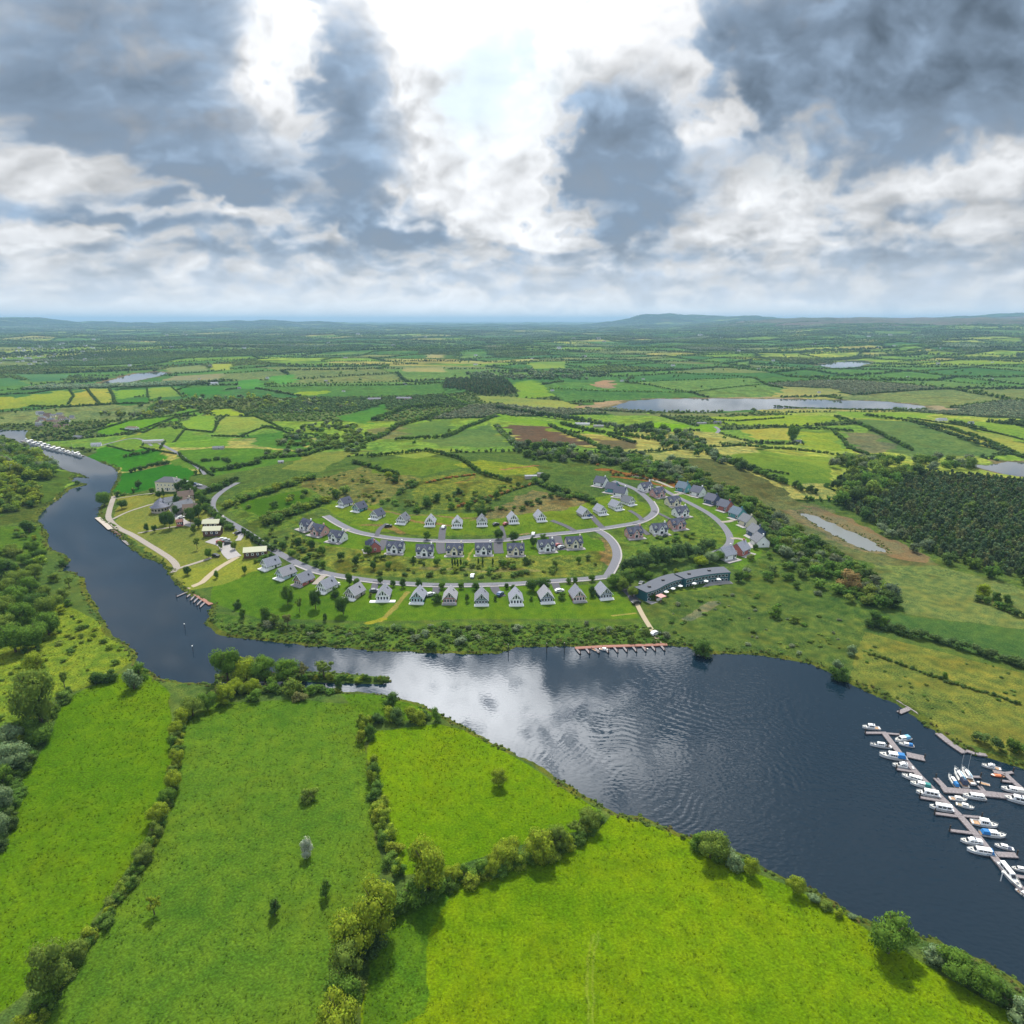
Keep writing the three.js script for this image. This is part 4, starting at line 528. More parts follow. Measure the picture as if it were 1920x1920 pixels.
row([[848, 1062, 6, 'dark', 3], [853, 1063, 6, 'dark', 3], [858, 1064, 6, 'dark', 3], [864, 1062, 6, 'dark', 3], [897, 1060, 6, 'dark', 2.6], [905, 1060, 6, 'dark', 2.8], [924, 1060, 6, 'dark', 2.6]], 'of the slim dark conifers below the middle cottages', 'slim conifers below the cottages', 'cone', 'conifer');
row([[1150, 1100, 26, 'mid', .9], [1165, 1108, 26, 'olive', .9], [1178, 1098, 28, 'dark', .9], [1186, 1120, 22, 'olive', .9], [1196, 1082, 22, 'mid', .9], [1216, 1086, 18, 'mid', .8], [1246, 1078, 14, 'mid', .8], [1268, 1076, 12, 'lime', .8], [1312, 1062, 26, 'lime', .7], [1330, 1056, 26, 'grey', .8], [1345, 1050, 24, 'mid', .7], [1384, 1090, 20, 'dark', .9], [1398, 1085, 16, 'mid', .8], [1222, 1124, 12, 'dark', .9], [1286, 1096, 10, 'dark', 1], [1416, 1030, 10, 'dark', 1]], 'round the curved teal building, counted from the west', 'trees round the curved building');

tree(1590, 1106, 46, 'tan', 'orange-brown bushy tree in the green scrub band east of the village', null, 0.8, 'bush');
row([[334, 921, 13, 'dark', 1.3], [353, 924, 14, 'dark', 1.3], [365, 930, 15, 'dark', 1.2], [374, 938, 14, 'mid', 1.2], [383, 948, 15, 'dark', 1.2], [371, 957, 14, 'dark', 1.2], [364, 972, 14, 'dark', 1.3], [386, 960, 13, 'mid', 1.3], [331, 966, 13, 'dark', 1.4], [312, 976, 12, 'mid', 1.2], [341, 948, 11, 'dark', 1.5], [359, 916, 13, 'dark', 1.2], [299, 934, 10, 'dark', 1.4], [372, 990, 13, 'dark', 1.4], [364, 1000, 11, 'olive', 1.5], [414, 1030, 11, 'olive', 1.5], [440, 1030, 11, 'olive', 1.4], [286, 926, 10, 'mid', 1.2]], 'among the riverside buildings and lawns, counted from the cream house', 'trees among the riverside buildings');
row([[690, 1040, 16, 'mid', 1.1], [668, 1060, 14, 'dark', 1.2], [700, 1068, 14, 'dark', 1.2], [730, 1066, 12, 'mid', 1.2], [640, 1050, 14, 'dark', 1.1], [604, 1040, 15, 'mid', 1.1], [585, 1030, 14, 'dark', 1.2], [560, 1024, 15, 'dark', 1.1], [820, 1060, 12, 'mid', 1.2], [945, 1064, 12, 'mid', 1.2], [985, 1058, 11, 'dark', 1.3], [1040, 1066, 12, 'olive', 1.2], [1085, 1056, 11, 'mid', 1.2], [548, 1046, 14, 'mid', 1.1], [530, 1030, 15, 'dark', 1]], 'on the rough slope above the lower road', 'trees on the rough slope between the village roads');
row([[900, 965, 24, 'dark', .8, 'bush'], [880, 955, 20, 'mid', .8, 'bush'], [800, 950, 22, 'dark', .8, 'bush'], [780, 960, 18, 'mid', .8, 'bush'], [820, 940, 20, 'dark', .8, 'bush'], [845, 955, 16, 'mid', .8, 'bush'], [930, 935, 16, 'mid', .9], [1022, 905, 20, 'dark', .9], [740, 905, 16, 'dark', .9, 'bush'], [728, 897, 14, 'lime', .9], [770, 912, 16, 'mid', .8, 'bush'], [860, 925, 14, 'dark', .8, 'bush']], 'in the rough pasture behind the hilltop lodges', 'bushes in the pasture behind the hilltop lodges');
// ───────────── hedges ─────────────
function instanced(geo, mat, list) { const m = shade(new THREE.InstancedMesh(geo, mat, list.length)), o = new THREE.Object3D(), c = new THREE.Color(); list.forEach((q, i) => { o.position.set(q.x, q.y, q.z); o.rotation.set(0, q.a, 0); o.scale.set(q.s, q.h, q.s); o.updateMatrix(); m.setMatrixAt(i, o.matrix); m.setColorAt(i, c.setRGB(q.c[0], q.c[1], q.c[2])); }); return m; }
const TONE = { lime: [0.234, 0.310, 0.030], mid: [0.117, 0.216, 0.035], dark: [0.088, 0.152, 0.040], olive: [0.164, 0.234, 0.042], grey: [0.181, 0.234, 0.129], gorse: [0.351, 0.187, 0.053], wood: [0.099, 0.164, 0.054], scrub: [0.135, 0.211, 0.047] };
const varied = (c, r = rng, k = 0.25) => { const g = 1 + rr(-k, k, r), h = rr(-.1, .12, r); return [c[0] * g * (1 + h), c[1] * g, c[2] * g]; };
function along(ptsW, step, fn) { for (let i = 0; i + 1 < ptsW.length; i++) { const a = ptsW[i], b = ptsW[i + 1], L = Math.hypot(b[0] - a[0], b[1] - a[1]), n = Math.max(1, Math.round(L / step)); for (let k = 0; k < n; k++) fn(mix(a[0], b[0], (k + 0.5) / n), mix(a[1], b[1], (k + 0.5) / n)); } }
function hedge(px, width, height, tones, label, geos = CLUMP) {
  if (px[0][1] < 870) { width *= .72; height *= .75; }
  const list = []; along(lineW(px), width * 0.5, (x, z) => { const s = width * rr(.75, 1.3); list.push({ x: x + rr(-.25, .25) * width, z: z + rr(-.25, .25) * width, y: 0, s, h: height * rr(.7, 1.3), a: rr(0, 6.28), c: varied(TONE[tones[Math.floor(rng() * tones.length)]]) }); });
  for (const q of list) q.y = G(q.x, q.z) - 0.2;
  const mid = list[Math.floor(list.length / 2)], v = new THREE.Vector3(mid.x, mid.y, mid.z), t = thing('hedge', v, 0, label, 'hedge');
  for (const q of list) { q.x -= v.x; q.y -= v.y; q.z -= v.z; }
  const f = instanced(geos[Math.floor(rng() * geos.length)], LEAF.white, list); f.name = 'foliage'; f.userData.kind = 'stuff'; t.add(f); return t;
}
for (const [px, w, h, tn, l, g] of [
  [[[684, 1350], [686, 1372], [685, 1398]], 4.6, 4, ['mid', 'lime', 'lime'], 'short hedge at the top corner of the triangular meadow', SHRUB], [[[704, 1358], [740, 1356], [790, 1352], [824, 1352]], 5.2, 4.6, ['mid', 'lime', 'dark'], 'thick box-shaped hedge beside the water', SHRUB], [[[694, 1438], [700, 1470], [703, 1500]], 4.2, 3.6, ['lime', 'lime', 'mid'], 'upper half of the hedge between the olive and triangular meadows', SHRUB], [[[708, 1505], [720, 1560], [732, 1610], [742, 1650]], 4.2, 3.6, ['lime', 'lime', 'mid'], 'lower half of the hedge between the olive and triangular meadows', SHRUB],
  [[[740, 1720], [770, 1700], [830, 1672], [900, 1650], [1000, 1618], [1060, 1592], [1120, 1545]], 4, 3, ['mid', 'lime', 'mid'], 'low growth under the trees between the bright meadows', SHRUB], [[[715, 1750], [660, 1800], [650, 1850], [640, 1900], [625, 1990]], 5, 3.2, ['mid', 'olive', 'dark'], 'low growth under the trees of the big hedge', SHRUB], [[[345, 1350], [330, 1400], [332, 1440], [322, 1490], [300, 1540], [285, 1585], [258, 1635], [222, 1690], [190, 1735], [150, 1790], [95, 1870], [50, 1940]], 3.4, 2.6, ['lime', 'mid', 'olive'], 'low growth along the long slanting hedge', SHRUB],
  [[[560, 1272], [600, 1271], [650, 1273], [690, 1275], [722, 1277]], 3, 1.8, ['mid', 'lime', 'scrub'], 'low bushy growth along the island spit', SHRUB],
  [[[405, 1306], [450, 1298], [520, 1296], [600, 1297], [640, 1300]], 3.5, 2.2, ['mid', 'olive', 'dark'], 'low growth along the side channel bank'], [[[165, 1287], [215, 1268]], 4, 3, ['dark'], 'dark hedge at the top of the sunny meadow'], [[[0, 1600], [30, 1480], [62, 1395], [95, 1345], [125, 1305]], 4.5, 3, ['dark', 'mid'], 'hedge at the western edge of the sunny meadow', SHRUB],
  [[[405, 918], [380, 928], [362, 936]], 5, 4.5, ['dark', 'mid'], 'clipped dark hedge below the car park'], [[[445, 900], [425, 910], [402, 922]], 5, 4.5, ['mid', 'dark'], 'clipped hedge above the bending road'], [[[386, 938], [388, 952], [398, 966], [420, 984], [436, 996]], 4.4, 4, ['mid', 'dark'], 'clipped hedge inside the road bend'], [[[455, 1000], [480, 1015], [514, 1034]], 2.6, 3.2, ['dark'], 'straight brown hedge beside the lower road'], [[[478, 1056], [495, 1050], [512, 1044]], 3.4, 2.4, ['dark', 'mid'], 'dark hedge behind the first lodge'],
  [[[1180, 1078], [1220, 1064], [1260, 1054], [1300, 1045], [1332, 1036]], 8, 8, ['dark', 'wood'], 'tall dark hedge of trees behind the curved building'], [[[1625, 1172], [1680, 1185], [1740, 1200], [1800, 1215], [1860, 1234], [1925, 1255]], 5, 3.2, ['dark', 'wood'], 'long dark hedge across the eastern fields'], [[[1830, 1125], [1870, 1140], [1925, 1160]], 4.5, 3.4, ['mid', 'dark'], 'hedge at the top of the eastern fields'], [[[1628, 1225], [1700, 1250], [1780, 1280], [1850, 1300], [1925, 1325]], 1.8, 1.2, ['olive', 'dark'], 'thin overgrown fence line across the yellow field'], [[[1840, 1395], [1880, 1405], [1925, 1418]], 5, 3.5, ['mid', 'dark'], 'green hedge on the bank behind the marina'],
  [[[500, 985], [540, 968], [580, 955], [610, 940], [650, 925]], 9, 6, ['mid', 'olive', 'lime'], 'broad overgrown hedge west of the hilltop lodges'], [[[415, 955], [450, 940], [500, 925], [560, 905], [590, 895]], 8, 5, ['mid', 'olive', 'lime'], 'overgrown hedge along the slope above the bending road'], [[[1000, 905], [1040, 920], [1090, 935], [1120, 945]], 6, 5, ['mid', 'dark'], 'bushy hedge behind the hilltop lodges'], [[[860, 950], [930, 930], [1010, 905]], 3, 1.8, ['gorse', 'olive'], 'gorse-lined wall rising to the ruined farm'], [[[800, 905], [850, 895], [890, 890]], 3.4, 1.6, ['gorse', 'olive', 'dark'], 'gorse-lined wall across the rough pasture'],
  [[[660, 868], [710, 880], [745, 892]], 6, 4, ['mid', 'dark'], 'hedge above the rough hill pasture'], [[[690, 858], [800, 846], [860, 860], [900, 888], [960, 905]], 4.5, 4, ['mid', 'dark'], 'hedge along the far side of the hill pasture'], [[[335, 850], [345, 862], [380, 880], [400, 893]], 3, 2.5, ['dark'], 'dark hedge along the lane above the river'], [[[200, 836], [300, 846], [330, 852]], 2.6, 2, ['dark'], 'thin hedge on top of the river field'], [[[380, 866], [420, 862], [430, 868]], 6, 4.5, ['dark', 'mid'], 'dark clump hedge near the lane'], [[[400, 884], [440, 878], [490, 868]], 6, 4.5, ['dark', 'mid'], 'dark hedge rising from the lane'], [[[230, 858], [290, 846]], 5, 4, ['dark', 'mid'], 'hedge in the middle of the river field'], [[[240, 888], [280, 876], [320, 868]], 4.5, 4, ['dark', 'mid'], 'hedge between the two river fields'], [[[480, 862], [570, 855], [600, 845], [640, 838]], 7, 5, ['mid', 'dark'], 'hedge below the sunlit hill fields'],
  [[[225, 805], [270, 812], [330, 782]], 3, 2.4, ['dark'], 'dark hedge below the first hill field'], [[[330, 792], [350, 806], [400, 811], [410, 790], [425, 778]], 3.4, 3, ['dark'], 'dark hedge round the small hill field'], [[[160, 815], [240, 790], [330, 780], [395, 766], [440, 766], [500, 790], [530, 806]], 3.4, 3, ['dark', 'mid'], 'hedge along the crest of the hill fields'], [[[395, 818], [450, 819], [500, 800], [530, 808], [585, 826]], 3, 2.6, ['dark'], 'hedge across the middle of the hill fields'], [[[240, 816], [330, 782]], 3, 2.4, ['dark'], 'hedge rising beside the white farm'], [[[300, 842], [345, 808]], 3, 2.5, ['dark'], 'hedge rising beside the long white house'],
  [[[930, 800], [950, 820], [965, 836], [985, 842]], 8, 6, ['mid', 'grey', 'dark'], 'thick hedge west of the brown field'], [[[1030, 798], [1060, 812], [1100, 828], [1130, 842]], 7, 5, ['mid', 'dark'], 'thick hedge east of the brown field'], [[[930, 766], [1000, 778], [1080, 790], [1180, 808], [1225, 800]], 9, 8, ['wood', 'grey', 'dark'], 'line of tall trees across the middle fields'], [[[1050, 795], [1120, 812], [1200, 822], [1260, 830]], 7, 6, ['mid', 'dark'], 'hedge below the farm sheds'], [[[1140, 818], [1190, 832]], 5, 4, ['dark'], 'hedge beside the small brown field'], [[[740, 826], [830, 822], [880, 800], [930, 780]], 6, 5, ['mid', 'dark'], 'hedge between the dark middle fields'], [[[625, 842], [700, 826], [745, 800], [820, 778]], 8, 6, ['mid', 'dark', 'olive'], 'wooded hedge across the left middle fields'], [[[700, 790], [760, 766], [830, 762]], 8, 7, ['dark', 'mid'], 'wooded hedge below the two far houses'],
  [[[1325, 850], [1380, 872], [1440, 896], [1500, 918], [1530, 928]], 8, 7, ['mid', 'dark'], 'thick hedge slanting down to the conifer wood'], [[[1430, 800], [1500, 804], [1560, 806], [1600, 810]], 5, 4, ['dark'], 'dark hedge above the two brown fields'], [[[1560, 806], [1580, 825], [1600, 845], [1650, 860]], 6, 5, ['mid', 'dark'], 'hedge between the yellow and the brown field'], [[[1565, 782], [1620, 800], [1680, 830], [1710, 845]], 6, 5, ['mid', 'dark'], 'hedge slanting down beside the brown field'], [[[1620, 780], [1700, 790], [1780, 805], [1850, 828], [1920, 860]], 6, 5, ['mid', 'dark'], 'long hedge slanting to the eastern lake'], [[[1700, 784], [1800, 798], [1900, 820], [1960, 836]], 3.4, 3, ['dark'], 'thin hedge between the eastern strips'], [[[1350, 832], [1440, 840], [1530, 848], [1600, 858]], 4.5, 4, ['mid', 'olive'], 'hedge below the sunlit yellow fields'], [[[1370, 868], [1440, 884], [1480, 890]], 3, 2.4, ['dark'], 'thin hedge above the rough green field'], [[[1450, 765], [1520, 766], [1620, 769], [1740, 770]], 6, 4, ['dark', 'mid'], 'dark growth along the near shore of the long lake'], [[[1280, 784], [1380, 790], [1470, 784]], 4, 3, ['dark', 'mid'], 'hedge beside the lake meadow'],
  [[[55, 762], [130, 763], [215, 758], [280, 757]], 5, 4, ['dark', 'mid'], 'hedge below the yellow fields'], [[[-20, 742], [60, 738], [140, 728], [200, 722]], 6, 4, ['dark', 'wood'], 'hedge above the yellow fields'], [[[130, 731], [138, 744], [128, 758]], 4, 3.4, ['dark'], 'hedge between the first two yellow fields'], [[[160, 728], [172, 742], [186, 757]], 5, 4, ['dark'], 'hedge between the second and third yellow field'], [[[205, 730], [213, 745], [214, 756]], 5, 4, ['dark'], 'hedge at the end of the yellow fields'], [[[215, 731], [280, 726], [330, 722]], 4, 3, ['dark'], 'hedge above the pale green fields'], [[[275, 728], [278, 746]], 3.4, 3, ['dark'], 'hedge between the pale green fields'], [[[340, 742], [322, 726]], 4, 3, ['dark'], 'hedge ending the pale green fields'],
]) hedge(px, w, h, tn, l, g ?? CLUMP);

// ───────────── woods, scrub and reeds: masses nobody could count ─────────────
function scatter(name, px, spacing, size, aspect, tones, label, geos, o = {}) {
  const w = polyW(px), xs = w.map((q) => q[0]), zs = w.map((q) => q[1]), r = makeRng(name.length * 97 + Math.round(xs[0])), lists = geos.map(() => []);
  for (let x = Math.min(...xs); x < Math.max(...xs); x += spacing) for (let z = Math.min(...zs); z < Math.max(...zs); z += spacing) {
    const X = x + rr(-.5, .5, r) * spacing, Z = z + rr(-.5, .5, r) * spacing, k = noise(X / (spacing * 5) + 3, Z / (spacing * 5));
    if (!inPoly(w, X, Z) || shore(X, Z) < 1.5 || k < (o.gap ?? -9) || r() > (o.keep ?? 1)) continue;
    const s = rr(size[0], size[1], r); lists[Math.floor(r() * geos.length)].push({ x: X, y: G(X, Z) - 0.2, z: Z, s, h: s * aspect * rr(.8, 1.2, r), a: r() * 6.28, c: varied(TONE[tones[Math.floor(r() * tones.length)]] ?? tones, r, 0.3) });
  }
  geos.forEach((g, k) => { if (lists[k].length) { const m = instanced(g, o.mat ?? LEAF.white, lists[k]); m.name = numbered(name); tag(m, label, null, null, 'stuff'); scene.add(m); } });
}
TONE.fir = [.105, .165, .075]; TONE.fir2 = [.15, .18, .07];
scatter('conifer_forest', [[1570, 905], [1600, 893], [1700, 888], [1800, 893], [1900, 905], [2150, 930], [2150, 1160], [1920, 1090], [1780, 1050], [1740, 1035], [1640, 985], [1570, 940]], 3.7, [4.2, 6], 1.15, ['fir', 'fir', 'fir2', 'dark'], 'dark conifer plantation beside the brown marsh', SPRUCE);
scatter('woodland', [[1562, 900], [1600, 888], [1700, 884], [1740, 890], [1660, 925], [1640, 985], [1590, 965], [1560, 935]], 8, [7, 12], .95, ['mid', 'dark', 'olive'], 'broadleaved trees along the edge of the conifer plantation', CLUMP, { keep: .75 });
scatter('woodland', [[1640, 985], [1700, 1010], [1760, 1045], [1920, 1095], [1920, 1112], [1780, 1068], [1700, 1030], [1650, 1000]], 7, [6, 11], .85, ['mid', 'dark', 'grey'], 'bushy trees along the lower edge of the plantation', CLUMP, { keep: .6 });
scatter('woodland', [[1700, 920], [1920, 960], [1920, 1060], [1760, 1020]], 26, [6, 9], 1, ['olive', 'mid'], 'pale broadleaved crowns standing within the plantation', CLUMP, { keep: .7 });
scatter('scrub', [[1150, 868], [1230, 872], [1330, 900], [1440, 960], [1520, 1010], [1600, 1060], [1690, 1120], [1690, 1140], [1600, 1140], [1520, 1100], [1440, 1030], [1400, 965], [1300, 915], [1180, 890]], 5.5, [5, 9], .75, ['mid', 'dark', 'olive', 'grey', 'mid'], 'band of green scrub east of the village', CLUMP, { gap: -.6 });
scatter('scrub', [[960, 835], [1060, 838], [1180, 855], [1290, 870], [1330, 905], [1250, 890], [1120, 872], [980, 862]], 7, [6, 10], .8, ['mid', 'dark', 'grey'], 'band of green scrub behind the village hill', CLUMP, { gap: -.25 });
scatter('gorse', [[1110, 872], [1180, 880], [1260, 900], [1310, 925], [1240, 906], [1150, 892]], 4, [2.5, 4.5], .6, ['gorse', 'gorse', 'olive'], 'rusty gorse along the hillside east of the lodges', CLUMP, { gap: -.1, keep: .7 });
scatter('gorse', [[1430, 975], [1470, 1000], [1510, 1035], [1490, 1035], [1440, 1000]], 4, [2.5, 4.5], .6, ['gorse', 'gorse', 'olive'], 'rusty gorse behind the eastern ring houses', CLUMP, { keep: .5 });
scatter('scrub', [[1420, 1030], [1500, 1070], [1600, 1120], [1560, 1130], [1460, 1100], [1390, 1080]], 6.5, [4, 7], .7, ['mid', 'olive', 'grey', 'dark'], 'loose scrub below the eastern ring houses', CLUMP, { keep: .5, gap: -.2 });
scatter('scrub', [[500, 990], [540, 1000], [640, 1040], [760, 1052], [900, 1056], [1060, 1050], [1120, 1040], [1140, 1062], [1080, 1078], [900, 1086], [700, 1080], [560, 1048], [490, 1010]], 4, [2, 5], .65, ['mid', 'scrub', 'olive', 'dark', 'lime'], 'rough scrub on the slope between the two village roads', CLUMP, { keep: .65, gap: -.25 });
scatter('scrub', [[400, 1160], [480, 1168], [700, 1176], [960, 1172], [1190, 1172], [1290, 1205], [1260, 1208], [1000, 1208], [800, 1218], [600, 1208], [430, 1192]], 4, [2, 5.5], .6, ['mid', 'dark', 'scrub', 'grey', 'scrub'], 'rough scrub along the far bank of the river', CLUMP, { keep: .6, gap: -.3 });
scatter('scrub', [[410, 960], [470, 945], [560, 915], [620, 920], [560, 960], [510, 990], [470, 990]], 6, [4, 7], .7, ['mid', 'olive', 'lime'], 'rough scrub inside the road bend', CLUMP, { keep: .35, gap: -.1 });
scatter('scrub', [[640, 900], [760, 905], [860, 925], [1000, 905], [1090, 930], [980, 960], [760, 962], [650, 925]], 5, [2.4, 6.5], .6, ['mid', 'olive', 'dark'], 'patches of scrub on the hill pasture behind the lodges', CLUMP, { keep: .6, gap: .0 });
scatter('scrub', [[1160, 1060], [1220, 1010], [1320, 1000], [1350, 1025], [1280, 1045], [1200, 1065]], 5, [2.5, 5], .6, ['mid', 'olive', 'scrub'], 'rough growth above the curved building', CLUMP, { keep: .35 });
scatter('scrub', [[1230, 1130], [1400, 1110], [1600, 1170], [1560, 1240], [1400, 1215], [1270, 1200]], 4, [1.2, 3.2], .45, ['scrub', 'olive', 'mid', 'grey'], 'tussocks in the marshy eastern meadow', CLUMP, { keep: .3 });
scatter('woodland', [[-80, 835], [40, 840], [75, 860], [105, 880], [105, 896], [70, 905], [-80, 905]], 7, [8, 13], .9, ['mid', 'olive', 'lime', 'grey', 'mid'], 'wood on the western bank opposite the marina', CLUMP, { keep: .85 });
scatter('woodland', [[-80, 905], [40, 905], [85, 930], [80, 945], [0, 968], [-80, 975]], 6, [6, 10], .8, ['mid', 'lime', 'lime', 'olive'], 'low wood on the western bank above the reed bay', CLUMP, { keep: .8 });
scatter('scrub', [[-40, 1180], [120, 1130], [190, 1190], [250, 1240], [190, 1275], [120, 1295], [60, 1340], [-40, 1400]], 3.6, [1.2, 4.4], .6, ['lime', 'olive', 'mid', 'lime'], 'yellow-green scrub on the sunny western bank', CLUMP, { keep: .42, gap: -.2 });
scatter('scrub', [[-40, 985], [70, 985], [110, 1040], [120, 1080], [60, 1075], [-40, 1080]], 7, [4, 8], .7, ['mid', 'lime', 'olive'], 'bushes on the western bank below the reed bay', CLUMP, { keep: .28 });
scatter('scrub', [[490, 850], [560, 800], [640, 790], [700, 810], [680, 850], [600, 855], [520, 860]], 7, [4.5, 8], .7, ['scrub', 'olive', 'grey', 'mid'], 'wooded hollow left of the dark middle fields', CLUMP, { gap: -.1, keep: .7 });
scatter('woodland', [[340, 745], [480, 742], [620, 750], [700, 760], [560, 775], [440, 765], [330, 772], [250, 790], [180, 780], [250, 765]], 8, [6, 10], .8, ['scrub', 'lime', 'grey', 'olive'], 'belt of trees beyond the sunlit hill fields', BLOB, { gap: .05, keep: .42 });
scatter('conifer_forest', [[840, 712], [945, 712], [970, 740], [905, 742], [830, 728]], 6, [5.5, 7.5], 1.05, ['fir2', 'dark', 'fir'], 'dark rectangular plantation on the middle hillside', SPRUCE);
scatter('woodland', [[1560, 862], [1640, 866], [1800, 868], [1870, 872], [1800, 884], [1640, 884], [1560, 880]], 8, [8, 12], .8, ['mid', 'olive', 'grey'], 'trees along the shore of the eastern lake', CLUMP, { keep: .6 });
scatter('woodland', [[1200, 800], [1290, 815], [1340, 850], [1400, 885], [1330, 862], [1240, 838]], 8, [6, 10], .8, ['dark', 'mid', 'grey'], 'wood below the bright paddocks', CLUMP, { keep: .6 });
scatter('woodland', [[870, 700], [1050, 694], [1150, 702], [1100, 712], [900, 714]], 9, [6, 10], .8, ['wood', 'grey'], 'dark wood above the bright round hill', BLOB, { gap: -.1 });
{ // tussocky sward of the near meadows
  const tuft = (() => { const r = makeRng(3), pos = [], nor = [], col = []; for (let i = 0; i < 7; i++) { const a = r() * 6.28, q = rr(.1, .5, r), x = Math.cos(a) * q, z = Math.sin(a) * q, h = rr(.6, 1, r), b = a + rr(1, 2, r), w = .22; pos.push(x - Math.cos(b) * w, 0, z - Math.sin(b) * w, x + Math.cos(b) * w, 0, z + Math.sin(b) * w, x * 1.5, h, z * 1.5); for (let k = 0; k < 3; k++) { nor.push(x * .6, 1, z * .6); const s = rr(.8, 1.2, r); col.push(s, s, s); } } const g = new THREE.BufferGeometry(); g.setAttribute('position', new THREE.Float32BufferAttribute(pos, 3)); g.setAttribute('normal', new THREE.Float32BufferAttribute(nor, 3)); g.setAttribute('color', new THREE.Float32BufferAttribute(col, 3)); return g; })();
  const list = [], r = makeRng(19);
  for (let z = -330; z < -70; z += 0.95) for (let x = -215; x < 175; x += 0.95) {
    const X = x + rr(-.5, .5, r), Z = z + rr(-.5, .5, r); if (Math.abs(X) > -Z * 1.02 + 14) continue;
    const d = noise(X / 13 + 7, Z / 13), e = noise(X / 48 - 3, Z / 48 + 8), k = r(); if (k > 0.42 + 0.5 * d + 0.3 * e) continue;
    const f = FIELDS.slice(0, 7).findLast((q) => inPoly(q.w, X, Z)); if (!f) continue;
    f.rgb ??= lin(f.c); const m = 0.44 * rr(.72, 1.15, r), w = 1 + .25 * e + rr(-.08, .16, r); list.push({ x: X, y: G(X, Z) - .03, z: Z, s: rr(.5, 1.15, r), h: rr(.14, .34, r), a: r() * 6.28, c: [f.rgb.r * m * w, f.rgb.g * m, f.rgb.b * m] });
  }
  console.log('tufts', list.length);
  const m = instanced(tuft, LEAF.white, list); m.name = 'grass'; tag(m, 'uneven tussocky grass of the near riverside meadows', null, null, 'stuff'); scene.add(m);
}
{ // reeds and rank grass at the water's edge
  const list = [], r = makeRng(77), ring = (o, step, n, hs, far) => { for (let i = 0, j = o.p.length - 1; i < o.p.length; j = i++) { const a = o.p[j], b = o.p[i], L = Math.hypot(b[0] - a[0], b[1] - a[1]); if (Math.hypot(a[0], a[1]) > far) continue; for (let k = 0; k < L / step; k++) for (let q = 0; q < n; q++) { const x = mix(a[0], b[0], k * step / L) + rr(-4, 4, r), z = mix(a[1], b[1], k * step / L) + rr(-4, 4, r), d = shore(x, z); if (d < -0.3 || d > 3.2 || noise(x / 14, z / 14) < -0.25) continue; list.push({ x, y: Math.max(0, G(x, z)) - 0.15, z, s: rr(.5, 1.5, r), h: rr(.4, 1, r) * hs, a: r() * 6.28, c: varied(r() < .2 ? [.17, .165, .06] : TONE.scrub, r, .3) }); } } };
  ring(river, 1.3, 5, 1, 700); ring(island, 1.1, 5, 1.1, 700); ring(lakes.marsh, 2.5, 4, 1, 900);
  const m = instanced(CLUMP[1], LEAF.white, list); m.name = 'reeds'; tag(m, 'fringe of reeds and rank grass along the water', null, null, 'stuff'); scene.add(m);
}
{ // hedgerows and woods of the wider country
  const H = [[], [], []], Wd = [[], [], []], r = makeRng(55), size = (R) => R < 1400 ? 4 : R < 2600 ? 5.6 : R < 4500 ? 8.5 : R < 7500 ? 13 : 20;
  const put = (set, x, z, s, h, c) => { if (Math.abs(x / z) > 0.98 || inDrawn(x, z) || shore(x, z) < 4) return; set[Math.floor(r() * 3)].push({ x, y: G(x, z) - 0.4, z, s, h, a: r() * 6.28, c }); };
  for (const f of CELLS) {
    const s = size(f.R); if (f.kind === 'moor') continue;
    for (const k of [1, 3]) { if (r() < 0.12) continue; const a = f.q[0], b = f.q[k], t = varied(r() < .6 ? TONE.wood : TONE.mid, r), big = 0.7 + r() * 0.6; along([a, b], s * (r() < .5 ? .8 : 1.2), (x, z) => put(H, x + rr(-.3, .3, r) * s, z + rr(-.3, .3, r) * s, s * rr(.7, 1.3, r) * big, Math.min(s, 9) * rr(.6, 1.3, r) * big, varied(t, r, .2))); }
    if (f.kind !== 'field') { const sp = s * (f.kind === 'wood' ? 1.1 : 1.9), t = varied(f.kind === 'wood' ? (r() < .3 ? TONE.grey : TONE.wood) : TONE.scrub, r), x0 = Math.min(...f.q.map((q) => q[0])), x1 = Math.max(...f.q.map((q) => q[0])), z0 = Math.min(...f.q.map((q) => q[1])), z1 = Math.max(...f.q.map((q) => q[1])); for (let x = x0; x < x1; x += sp) for (let z = z0; z < z1; z += sp) { const X = x + rr(-.5, .5, r) * sp, Z = z + rr(-.5, .5, r) * sp; if (inPoly(f.q, X, Z)) put(Wd, X, Z, s * rr(.9, 1.5, r), Math.min(s * .9, 13) * rr(.7, 1.2, r), varied(t, r, .25)); } }
    else if (r() < .4) for (let k = 0; k < 3; k++) put(H, f.x + rr(-60, 60, r), f.z + rr(-40, 40, r), s * 1.2, Math.min(s * 1.1, 10), varied(TONE.mid, r));
  }
  for (const [set, name, label] of [[H, 'hedgerow', 'distant field hedgerows of the wider country'], [Wd, 'woodland', 'distant woods and copses of the wider country']]) set.forEach((l, k) => { const m = instanced(BLOB[k], LEAF.white, l); m.name = numbered(name); tag(m, label, null, null, 'stuff'); scene.add(m); });
  console.log('far plants', H.map((l) => l.length), Wd.map((l) => l.length));
}
scatter('tussocks', [[390, 1160], [480, 1170], [700, 1176], [960, 1172], [1190, 1172], [1300, 1195], [1300, 1212], [1080, 1212], [960, 1214], [900, 1226], [700, 1218], [430, 1195]], 1.7, [1, 2.6], .5, ['scrub', 'mid', 'olive', 'scrub'], 'rank tall grass along the far river bank', CLUMP, { keep: .8, gap: -.45 });
scatter('tussocks', [[1620, 1185], [1920, 1262], [2050, 1300], [2050, 1480], [1920, 1425], [1800, 1392], [1690, 1320], [1600, 1282]], 3.6, [.8, 2], .45, ['scrub', 'olive', 'mid'], 'rushy tussocks in the yellow eastern field', CLUMP, { keep: .35, gap: -.1 });
